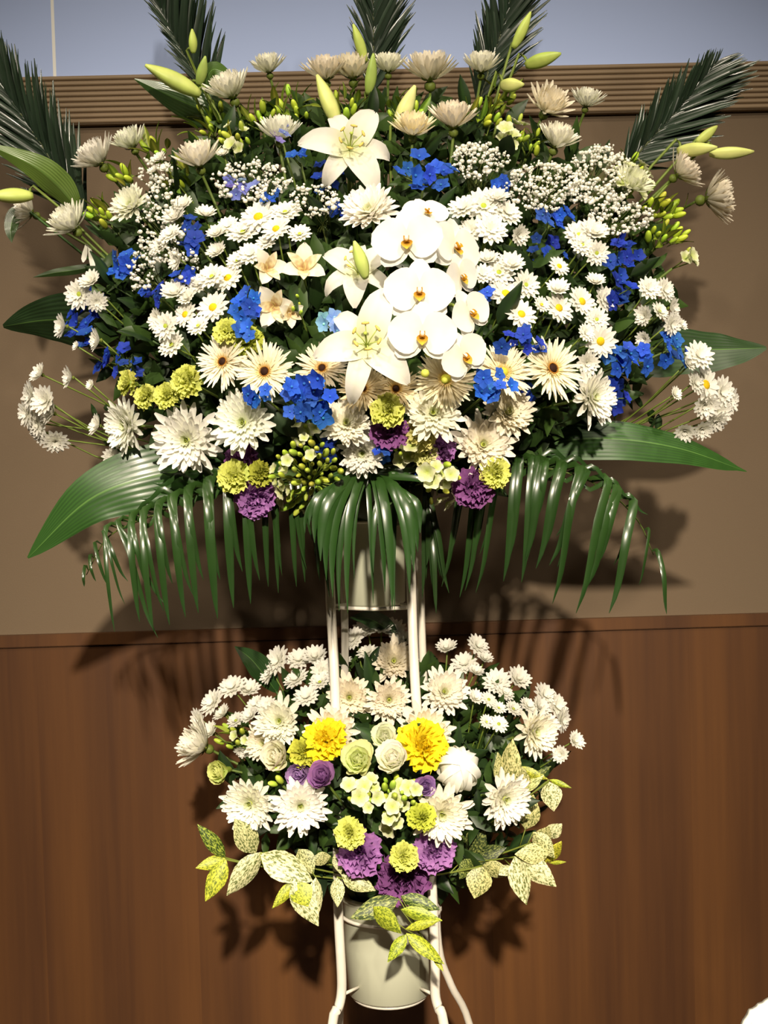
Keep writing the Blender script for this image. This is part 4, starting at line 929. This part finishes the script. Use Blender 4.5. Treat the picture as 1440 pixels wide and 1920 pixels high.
spray('spray of white daisies seen from the side along the right rim', [(1216, 542, 26, '', 1, (.3, .5)), (1245, 545, 26, '', 1, (.8, .4)), (1256, 578, 22, '', 2, (1.2, 0)), (1211, 592, 22, '', 2, (-1.2, -.2)), (1258, 608, 26, '', 1, (.8, -.2)), (1210, 635, 18, '', 2, (-.9, -.3)), (1236, 585, 22, 'g', 1), (1275, 610, 14, '', 2)])
spray('stray spray of daisies reaching far right below the dark leaf', [(1322, 722, 38, 'y', 0), (1352, 735, 32, '', 1, (.6, .1)), (1366, 752, 30, '', 1, (1.0, 0)), (1345, 772, 32, '', 1, (.5, -.3)), (1320, 757, 28, '', 2, (0, -.6)), (1310, 668, 32, '', 1, (.2, .4)), (1288, 682, 18, '', 2), (1315, 802, 22, '', 2, (0, -.8)), (1284, 806, 22, '', 2, (-.3, -.8)), (1340, 790, 28, '', 1, (.3, -.9)), (1264, 740, 15, '', 2), (1302, 718, 25, '', 1)], dz=-.02)
spray('half open round cream bloom between the last gerbera and the right daisies', [(1100, 680, 24, '', 2, (.2, -.3))])
spray('small white daisies at upper left between lime leaves and trim', [(300, 300, 16, '', 2), (290, 322, 14, '', 2), (420, 290, 14, '', 2), (312, 318, 13, '', 2)])
# lower bouquet
spray('arched spray of greyish daisies at the top left inside the stand legs', [(665, 1198, 26, '', 1, (-.8, .9)), (690, 1182, 26, '', 2, (-.3, 1.2)), (715, 1180, 24, '', 2, (0, 1.4)), (738, 1186, 26, '', 2, (.2, 1.2)), (690, 1225, 24, '', 1), (755, 1205, 22, '', 2), (640, 1240, 22, '', 1)], dz=.03)
spray('spray of greyish daisies left of the left stand leg', [(522, 1240, 32, '', 1, (-1.1, .8)), (508, 1262, 24, '', 2, (-1.3, .3)), (560, 1238, 28, '', 1, (-.1, 1.2)), (592, 1235, 26, '', 2, (0, 1.3)), (605, 1258, 26, '', 1, (.1, .2)), (556, 1275, 28, '', 1), (575, 1308, 28, '', 1), (600, 1280, 22, 'g', 1)], dz=.01)
spray('spray of small daisies at the upper left rim of the lower bouquet', [(436, 1290, 30, '', 1, (-.5, 1.2)), (400, 1318, 30, '', 1, (-1.0, .9)), (466, 1296, 24, '', 2, (.1, 1.2)), (374, 1350, 26, '', 1, (-1.3, .2)), (420, 1340, 20, '', 2), (443, 1352, 20, 'g', 1), (480, 1322, 22, '', 1), (456, 1404, 18, '', 2, (-.2, -.8)), (500, 1325, 24, '', 1), (398, 1375, 22, '', 2), (470, 1345, 20, '', 2)])
spray('two upright daisies standing apart right of the right stand leg', [(838, 1218, 22, '', 2, (-.3, 1.6)), (895, 1212, 26, '', 1, (.5, 1.0)), (872, 1245, 28, '', 1, (-.2, .9)), (908, 1238, 18, '', 2), (890, 1262, 18, '', 2)], dz=.01)
spray('spray of tiny daisies and buds at upper right of the lower bouquet', [(932, 1280, 30, '', 1, (-.2, .9)), (970, 1275, 26, '', 2, (.5, 1)), (916, 1312, 18, 'g', 0), (935, 1328, 16, 'g', 1), (962, 1330, 20, 'g', 1), (890, 1310, 18, '', 2), (912, 1354, 16, 'g', 1), (935, 1358, 20, 'g', 0), (990, 1325, 22, '', 1), (945, 1300, 22, '', 1)])
spray('spray of white daisies on the right rim of the lower bouquet', [(1020, 1305, 28, '', 1, (.7, .9)), (1042, 1325, 30, '', 1, (1.0, .5)), (1052, 1350, 26, '', 1, (1.1, .1)), (1010, 1328, 22, '', 2), (1076, 1390, 20, '', 2, (.8, .6)), (1052, 1414, 18, '', 2, (-.3, .3)), (1030, 1355, 22, '', 1)])

# ------------------------------------------------------------------ delphiniums
for q in [
    (795, 325, 105, 75, 11, 'blue delphinium right of the top lily', BLUE, 19, {}),
    (940, 345, 45, 24, 4, 'small blue delphinium tip above the right upper daisies', BLUE, 16, {}),
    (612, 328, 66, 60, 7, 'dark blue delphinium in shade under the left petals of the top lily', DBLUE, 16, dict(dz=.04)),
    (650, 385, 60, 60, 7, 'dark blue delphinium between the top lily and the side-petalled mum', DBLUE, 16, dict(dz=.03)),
    (560, 292, 36, 16, 3, 'few blue florets under the cup-shaped mum with lavender florets', BLUE, 14, {}),
    (526, 250, 42, 34, 4, 'lavender delphinium florets resting on the cup-shaped mum', LAV, 13, dict(dz=-.04)),
    (448, 350, 60, 40, 6, 'faded lavender delphinium at upper left in the baby breath', LAV, 14, {}),
    (510, 368, 50, 20, 4, 'blue florets peeping over the left yellow-eyed daisies', BLUE, 14, {}),
    (232, 495, 48, 62, 7, 'bright blue delphinium at left beside the baby breath', BLUE, 17, {}),
    (295, 550, 50, 40, 5, 'blue delphinium between the left rim daisies and small daisies', DBLUE, 17, {}),
    (360, 445, 44, 70, 8, 'blue delphinium running down between the upturned pale daisies', DBLUE, 17, {}),
    (345, 518, 50, 24, 4, 'blue florets just above the small daisies at left', DBLUE, 15, {}),
    (158, 600, 80, 110, 13, 'dark blue delphinium behind the left rim daisies', DBLUE, 19, dict(dz=.03)),
    (222, 680, 90, 60, 9, 'dark blue delphinium tail running down towards the lime carnations at left', DBLUE, 17, dict(dz=.04)),
    (460, 590, 44, 100, 11, 'bright blue delphinium hanging before the speckled alstroemeria', BLUE, 18, dict(dz=-.02)),
    (578, 748, 92, 90, 17, 'largest bright blue delphinium under the gerberas at centre left', BLUE, 20, dict(dz=-.05)),
    (490, 742, 50, 34, 5, 'bright blue florets left of the largest delphinium', BLUE, 18, dict(dz=-.03)),
    (612, 838, 40, 34, 4, 'dark blue florets low between the white-green stock and the mum', DBLUE, 15, {}),
    (930, 722, 64, 72, 7, 'star-shaped bright blue florets on the covered gerbera', BLUE, 20, dict(dz=-.05)),
    (622, 608, 56, 40, 6, 'pale sky blue delphinium beside the largest lily', SKY, 17, dict(dz=-.03)),
    (906, 556, 26, 24, 3, 'few blue florets at the right edge of the orchids', BLUE, 15, {}),
    (975, 640, 90, 50, 9, 'blue delphinium between the right orchid and the last gerbera', DBLUE, 17, {}),
    (1038, 412, 56, 42, 6, 'blue delphinium left of the joined pair of daisies', BLUE, 18, {}),
    (1020, 470, 80, 60, 6, 'dark blue florets around the single small daisy', DBLUE, 15, dict(dz=.04)),
    (1170, 478, 64, 66, 8, 'dark blue delphinium at upper right below the baby breath', DBLUE, 17, dict(dz=.02)),
    (1165, 548, 48, 66, 8, 'dark blue delphinium left of the right rim daisies', DBLUE, 18, {}),
    (1178, 675, 92, 54, 11, 'blue delphinium low at right before the dark leaf', BLUE, 19, {}),
    (1262, 652, 60, 66, 9, 'blue delphinium spreading onto the dark right leaf', BLUE, 18, {}),
    (1155, 740, 40, 66, 7, 'dark blue delphinium beside the right-turned mum', DBLUE, 17, dict(dz=.03)),
    (720, 845, 30, 28, 4, 'small blue florets low in the middle between two white flowers', BLUE, 14, dict(dz=-.01)),
    (800, 886, 34, 20, 3, 'few blue florets hidden above the white stock florets', DBLUE, 13, {}),
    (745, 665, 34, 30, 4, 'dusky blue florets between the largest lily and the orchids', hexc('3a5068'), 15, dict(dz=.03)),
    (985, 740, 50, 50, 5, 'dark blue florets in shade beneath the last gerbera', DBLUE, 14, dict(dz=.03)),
]: delph(q[0], q[1], q[2], q[3], q[4], q[5], q[6], q[7], **q[8])

# ------------------------------------------------------------------ carnations, lisianthus
LIME, PUR, YEL, PURD = hexc('dce07a'), hexc('a874b4'), hexc('f6e02e'), hexc('8c5590')
for q in [
    (350, 714, 32, 'largest lime carnation at left beside the first gerbera', LIME, 'car', {}),
    (312, 742, 26, 'lime carnation bud left of the largest lime carnation', LIME, 'car', dict(n=(-.3, .1))),
    (272, 744, 24, 'lime carnation bud above the spidery lower left mum', LIME, 'car', dict(n=(-.8, .2))),
    (238, 718, 24, 'outermost lime carnation bud at left', LIME, 'car', dict(n=(-1.4, .2))),
    (425, 620, 26, 'lime carnation above the first gerbera', LIME, 'car', dict(dz=-.01)),
    (462, 640, 32, 'lime carnation below the hanging blue delphinium', hexc('c4cc58'), 'car', dict(dz=.01)),
    (726, 770, 32, 'round lime carnation below the tan gerberas', LIME, 'car', dict(dz=-.02)),
    (788, 812, 34, 'lime carnation below the bright green-eyed white mum', hexc('dcd68c'), 'car', dict(dz=.0)),
    (437, 893, 32, 'lime carnation at the lower left edge beside the stock florets', LIME, 'car', dict(dz=-.06)),
    (487, 888, 26, 'darker lime carnation at lower left touching the stock florets', hexc('b4b84a'), 'car', dict(dz=-.04)),
    (928, 888, 30, 'lime carnation at the lower right edge under the big full mum', LIME, 'car', dict(dz=-.07)),
    (797, 850, 26, 'pale lime carnation low in the middle over the white stock', hexc('dcdc9c'), 'car', {}),
    (732, 808, 36, 'dark purple carnation in the middle under the round lime one', PURD, 'car', {}),
    (826, 842, 30, 'purple carnation peeping out left of the big full mum', PUR, 'car', dict(dz=.01)),
    (480, 932, 40, 'bright purple carnation lowest at left over the palm', PUR, 'car', dict(dz=-.08, n=(-.1, -.1))),
    (452, 862, 34, 'purple carnation half hidden behind the spidery mum at lower left', PURD, 'car', dict(dz=.01)),
    (888, 915, 40, 'dark purple carnation lowest at right over the palm', PURD, 'car', dict(dz=-.08, n=(.1, -.1))),
    (610, 1386, 44, 'left yellow double flower in the lower bouquet', YEL, 'car', {}),
    (793, 1396, 50, 'right yellow double flower in the lower bouquet', YEL, 'car', {}),
    (572, 1410, 30, 'olive lime carnation touching the left yellow flower', hexc('c0c24c'), 'car', {}),
    (655, 1563, 30, 'lime carnation on top of the left lower purple one', LIME, 'car', dict(dz=-.04)),
    (757, 1606, 28, 'lime carnation between the two lower right purple ones', LIME, 'car', dict(dz=-.04)),
    (790, 1532, 28, 'lime carnation left of the lower right middle mum', hexc('c4cc50'), 'car', dict(dz=-.02)),
    (605, 1456, 36, 'purple lisianthus under the left yellow flower', PUR, 'lis', {}),
    (562, 1450, 34, 'lavender lisianthus left of the purple one under the yellow flower', hexc('b896cc'), 'lis', dict(n=(-.4, .2), dz=.01)),
    (797, 1475, 28, 'lavender lisianthus between the stock and the white globe flower', hexc('ac86c4'), 'lis', {}),
    (675, 1600, 44, 'purple carnation low at left over the bucket rim', PUR, 'car', {}),
    (755, 1650, 52, 'dark purple carnation lowest in the middle over the bucket', PURD, 'car', dict(n=(0, -.2))),
    (815, 1594, 42, 'lavender purple carnation under the lower right middle mum', hexc('b884c4'), 'car', {}),
    (672, 1425, 46, 'greenish white lisianthus left of centre in the lower bouquet', hexc('eef2c0'), 'lis', {}),
    (737, 1424, 44, 'pure white lisianthus in the centre of the lower bouquet', hexc('fbf8ee'), 'lis', dict(dz=-.01)),
    (720, 1382, 34, 'small white lisianthus with a dark eye between the yellow flowers', hexc('f4f4e0'), 'lis', dict(n=(0, .5))),
    (520, 1418, 40, 'white lisianthus at left above the lavender one', hexc('f2eedc'), 'lis', dict(n=(-.4, .3))),
    (412, 1446, 30, 'pale lime lisianthus bud at the left rim of the lower bouquet', hexc('dce090'), 'lis', dict(n=(-.9, .2))),
]: carnation(q[0], q[1], q[2], q[3], q[4], cat='carnation' if q[5] == 'car' else 'lisianthus', kind=q[5], **q[6])
globe(860, 1442, 48, 'tight white globe flower right of the right yellow flower', (.90, .89, .84))
cluster(517, 1460, 30, 40, 0, 3, 'small lime bud beneath the white lisianthus at left', 'bud_stem', 'buds', budr=13, btint=(1.5, 1.35, 1.6), group=None)

# ------------------------------------------------------------------ stock florets, lime buds and leaves
for q in [
    (575, 895, 135, 150, 14, 60, 0, 'dense stem of white-green florets and lime buds under the delphinium', 15, 13, dict(dz=-.06)),
    (570, 810, 60, 40, 5, 3, 0, 'shaded white florets right under the largest delphinium', 17, 11, dict(dz=.03)),
    (828, 905, 68, 90, 9, 6, 0, 'white-green stock florets hanging low in the middle over the palm', 20, 12, dict(dz=-.07)),
    (757, 845, 40, 36, 4, 2, 1, 'small white stock florets beside the low blue florets', 18, 10, {}),
    (682, 1488, 66, 60, 7, 6, 0, 'white-green florets at left beneath the greenish lisianthus', 17, 14, dict(dz=-.01)),
    (748, 1486, 84, 66, 5, 18, 0, 'lime buds and florets beneath the pure white lisianthus', 17, 13, {}),
    (735, 1528, 36, 50, 5, 2, 0, 'three white-green florets hanging beneath the lime buds', 17, 10, {}),
    (965, 248, 56, 66, 6, 4, 1, 'pale stock florets at upper right above the baby breath', 17, 11, {}),
    (1190, 335, 60, 60, 6, 5, 1, 'pale stock florets among the right end of the baby breath', 16, 11, {}),
    (440, 255, 60, 50, 4, 6, 2, 'cream florets and lime buds left of the cup-shaped mum', 15, 12, {}),
    (1290, 480, 30, 28, 3, 1, 0, 'small white floret tip on the right rim under the lime buds', 15, 9, {}),
    (435, 1380, 60, 50, 2, 6, 2, 'lime buds among the small daisies at left of the lower bouquet', 13, 11, {}),
]: cluster(q[0], q[1], q[2], q[3], q[4], q[5], q[7], nleaf=q[6], r=q[8], budr=q[9], **q[10])
BT = (1.15, 1.15, .9)
for q in [
    (385, 225, 90, 90, 9, 14, 'lime green buds and leaves beneath the upper left palm'),
    (545, 195, 90, 70, 8, 14, 'lime green buds and leaves left of the plump lily bud'),
    (480, 215, 70, 50, 5, 10, 'lime green leaves over the cream florets at upper left'),
    (285, 275, 60, 60, 6, 8, 'lime green buds beside the smaller cream mum at upper left'),
    (185, 395, 50, 50, 7, 6, 'lime green buds between the left rim mum and the green-eyed mum'),
    (230, 325, 50, 40, 4, 6, 'lime green buds beneath the bushy mum at upper left'),
    (760, 205, 80, 50, 4, 12, 'lime green leaves behind the yellow lily bud'),
    (905, 212, 90, 50, 7, 12, 'lime green buds above the cream mum right of the top lily'),
    (1000, 262, 50, 40, 5, 8, 'lime green buds between the two full cream mums at upper right'),
    (1248, 388, 80, 46, 10, 8, 'lime green buds on the right rim before the spiky mum'),
    (1255, 440, 80, 50, 10, 8, 'lime green buds on the right rim under the others'),
    (1180, 310, 60, 40, 4, 8, 'lime green leaves at the foot of the bushy right palm'),
    (940, 175, 60, 70, 3, 12, 'green leaves at the foot of the right-leaning palm'),
    (655, 190, 60, 60, 4, 9, 'green buds and leaves behind the stacked lily buds'),
    (330, 330, 50, 60, 4, 8, 'green leaves left of the cup-shaped cream mum'),
]: cluster(q[0], q[1], q[2], q[3], 0, q[4], q[6], 'bud_stem', 'green buds', budr=13, nleaf=q[5], btint=BT, group='lime bud stems', leaf='leaf_broad', lr=42, dz=.03)

for q in [
    (470, 340, 150, 80, 150, 'baby breath at upper left under the cup-shaped mums'),
    (300, 420, 90, 150, 130, 'baby breath left of the upturned pale daisies'),
    (265, 505, 50, 90, 60, 'baby breath trailing beside the bright blue delphinium at left'),
    (295, 325, 70, 60, 45, 'sparse baby breath under the lime buds at upper left'),
    (900, 300, 110, 66, 120, 'baby breath right of the blue delphinium near the top'),
    (1020, 350, 150, 90, 220, 'widest drift of baby breath at upper right'),
    (1125, 330, 130, 110, 260, 'densest drift of baby breath right under the small upright mum'),
    (1165, 405, 120, 70, 130, 'baby breath hanging right above the dark blue delphinium'),
    (590, 375, 90, 60, 70, 'thin baby breath in shade left of the side-petalled mum'),
    (355, 500, 60, 60, 30, 'few baby breath heads above the left yellow-eyed daisies'),
]: breath(q[0], q[1], q[2], q[3], q[4], q[5])

# ------------------------------------------------------------------ variegated leaves of the lower bouquet: x0, y0, x1, y1, width, depth
CR1, YL1 = (1, 1, 1), (1, 1, 1)
sprig('variegated_sprig', 'trailing yellow-green speckled sprig, outermost at lower left', 'foliage sprig',
      [(423, 1608, 370, 1545, 30, -.12, 'v_dark', (1, 1.1, .5)), (424, 1610, 366, 1628, 26, -.12, 'v_yellow'), (424, 1612, 384, 1692, 38, -.125, 'v_yellow')], group='variegated sprigs')
sprig('variegated_sprig', 'grey-cream speckled sprig under the pair of white mums', 'foliage sprig',
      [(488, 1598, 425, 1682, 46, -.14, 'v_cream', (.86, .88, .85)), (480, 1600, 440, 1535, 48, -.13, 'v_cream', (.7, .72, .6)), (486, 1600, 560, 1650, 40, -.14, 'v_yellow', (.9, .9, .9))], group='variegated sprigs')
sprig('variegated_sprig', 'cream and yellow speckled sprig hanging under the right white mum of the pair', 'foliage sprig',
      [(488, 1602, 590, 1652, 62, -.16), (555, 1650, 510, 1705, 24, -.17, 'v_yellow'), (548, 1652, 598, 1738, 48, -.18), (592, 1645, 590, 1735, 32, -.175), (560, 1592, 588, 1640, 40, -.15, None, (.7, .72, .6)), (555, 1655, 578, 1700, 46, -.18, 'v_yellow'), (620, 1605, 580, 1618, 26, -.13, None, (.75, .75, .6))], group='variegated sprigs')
sprig('variegated_sprig', 'small cream speckled sprig before the left stand leg', 'foliage sprig',
      [(632, 1645, 632, 1702, 32, -.17), (640, 1640, 705, 1670, 36, -.16, None, (.95, .95, .85)), (628, 1600, 640, 1640, 20, -.14, None, (.7, .72, .6))], group='variegated sprigs')
sprig('variegated_sprig', 'green speckled sprig arching down over the bucket front', 'foliage sprig',
      [(748, 1685, 655, 1722, 42, -.20, 'v_dark'), (700, 1700, 752, 1752, 44, -.215, 'v_yellow', (.75, .82, .8)), (762, 1752, 726, 1805, 26, -.22, 'v_yellow', (.7, .8, .5)), (762, 1750, 835, 1808, 30, -.22, 'v_yellow', (.85, .9, .7)), (752, 1705, 830, 1728, 28, -.205, 'v_yellow', (.8, .9, .8)), (760, 1742, 826, 1725, 18, -.21, 'v_yellow'), (752, 1680, 826, 1706, 30, -.19, 'v_dark', (.9, 1, .8)), (812, 1790, 832, 1822, 12, -.215, 'v_yellow')], group='variegated sprigs')
sprig('variegated_sprig', 'olive shaded sprig under the lavender purple carnation at right', 'foliage sprig',
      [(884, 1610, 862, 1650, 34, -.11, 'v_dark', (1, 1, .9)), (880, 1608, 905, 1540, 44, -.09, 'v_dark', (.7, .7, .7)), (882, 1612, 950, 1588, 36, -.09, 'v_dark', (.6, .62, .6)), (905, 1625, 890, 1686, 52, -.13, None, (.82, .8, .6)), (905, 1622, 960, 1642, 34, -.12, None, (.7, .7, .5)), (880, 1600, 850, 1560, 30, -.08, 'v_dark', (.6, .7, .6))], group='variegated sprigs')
sprig('variegated_sprig', 'large cream speckled sprig hanging at lower right', 'foliage sprig',
      [(965, 1606, 990, 1698, 54, -.15), (975, 1606, 1044, 1664, 46, -.14), (1030, 1600, 965, 1602, 40, -.14, None, (.9, .88, .7)), (960, 1625, 935, 1640, 26, -.14), (1000, 1560, 1040, 1610, 36, -.13, None, (.8, .8, .65))], group='variegated sprigs')
sprig('variegated_sprig', 'speckled sprig with a yellow leaf at the right rim above the large cream one', 'foliage sprig',
      [(1022, 1618, 1054, 1578, 32, -.12, 'v_yellow', (1.1, .95, 1)), (1025, 1570, 1054, 1545, 30, -.11), (1030, 1618, 1062, 1616, 8, -.12, 'v_yellow'), (985, 1555, 1000, 1490, 44, -.10, None, (.8, .8, .6)), (1010, 1580, 1030, 1550, 34, -.11, None, (.8, .8, .6))], group='variegated sprigs')
sprig('variegated_sprig', 'cream speckled sprig pointing right under the outer daisies', 'foliage sprig',
      [(1030, 1466, 1038, 1522, 44, -.10), (1030, 1462, 1072, 1478, 12, -.10, 'v_yellow', (.8, .9, .8)), (965, 1440, 1028, 1462, 22, -.10, 'v_yellow', (.95, .9, 1)), (985, 1470, 1034, 1436, 16, -.10, 'v_dark'), (975, 1480, 1020, 1452, 28, -.10, None, (.8, .85, .6))], group='variegated sprigs')
sprig('variegated_sprig', 'shaded cream speckled sprig right of the white globe flower', 'foliage sprig',
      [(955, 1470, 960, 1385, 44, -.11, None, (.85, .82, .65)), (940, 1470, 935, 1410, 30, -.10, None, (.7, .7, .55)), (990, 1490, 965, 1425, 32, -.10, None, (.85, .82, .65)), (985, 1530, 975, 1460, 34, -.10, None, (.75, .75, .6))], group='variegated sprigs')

# ------------------------------------------------------------------ the white-covered chair at the lower right corner
def chair_cover():
    m = attr_mat('white_cloth', .8, .2, var=.02, nscale=6); Y = -.98
    tl = P(1397, 1872, Y); c = thing('covered_chair', 'white cloth-covered chair back, its rounded corner showing at the bottom right', 'chair', (tl.x + .22, Y + .1, 0))
    def slab(name, out, y0, y1, ox, oz, bev=.004, seg=3):
        import bmesh
        bm = bmesh.new(); f = bm.faces.new([bm.verts.new((ox + x, y0, oz + z)) for x, z in out])
        r = bmesh.ops.extrude_face_region(bm, geom=[f])
        for v in r['geom']:
            if isinstance(v, bmesh.types.BMVert): v.co.y = y1
        bmesh.ops.recalc_face_normals(bm, faces=bm.faces[:])
        bmesh.ops.bevel(bm, geom=bm.edges[:], offset=bev, segments=seg, affect='EDGES', clamp_overlap=True)
        me = bpy.data.meshes.new(name); bm.to_mesh(me); bm.free(); me.materials.append(m); me.polygons.foreach_set('use_smooth', [True] * len(me.polygons))
        ca = me.color_attributes.new('Col', 'FLOAT_COLOR', 'POINT'); arr = np.tile(np.array([.80, .78, .70, 1], dtype=np.float32), len(me.vertices)); ca.data.foreach_set('color', arr)
        return part(name, me, c, None)
    top = tl.z
    slab('backrest', [(-.034, -.42), (-.026, -.15), (-.018, -.05), (-.002, -.010), (.004, -.003), (.015, 0), (.024, .008), (.06, .028), (.20, .045), (.34, .028), (.40, 0), (.42, -.05), (.43, -.15), (.434, -.42)], Y - .014, Y, tl.x, top)
    slab('seat', [(-.03, -.38), (-.03, 0), (.43, 0), (.43, -.38)], Y + .004, Y + .42, tl.x, .46, .02)
    slab('skirt', [(-.05, -.44), (-.034, 0), (.434, 0), (.45, -.44)], Y - .014, Y + .002, tl.x, top - .421, .003)
chair_cover()
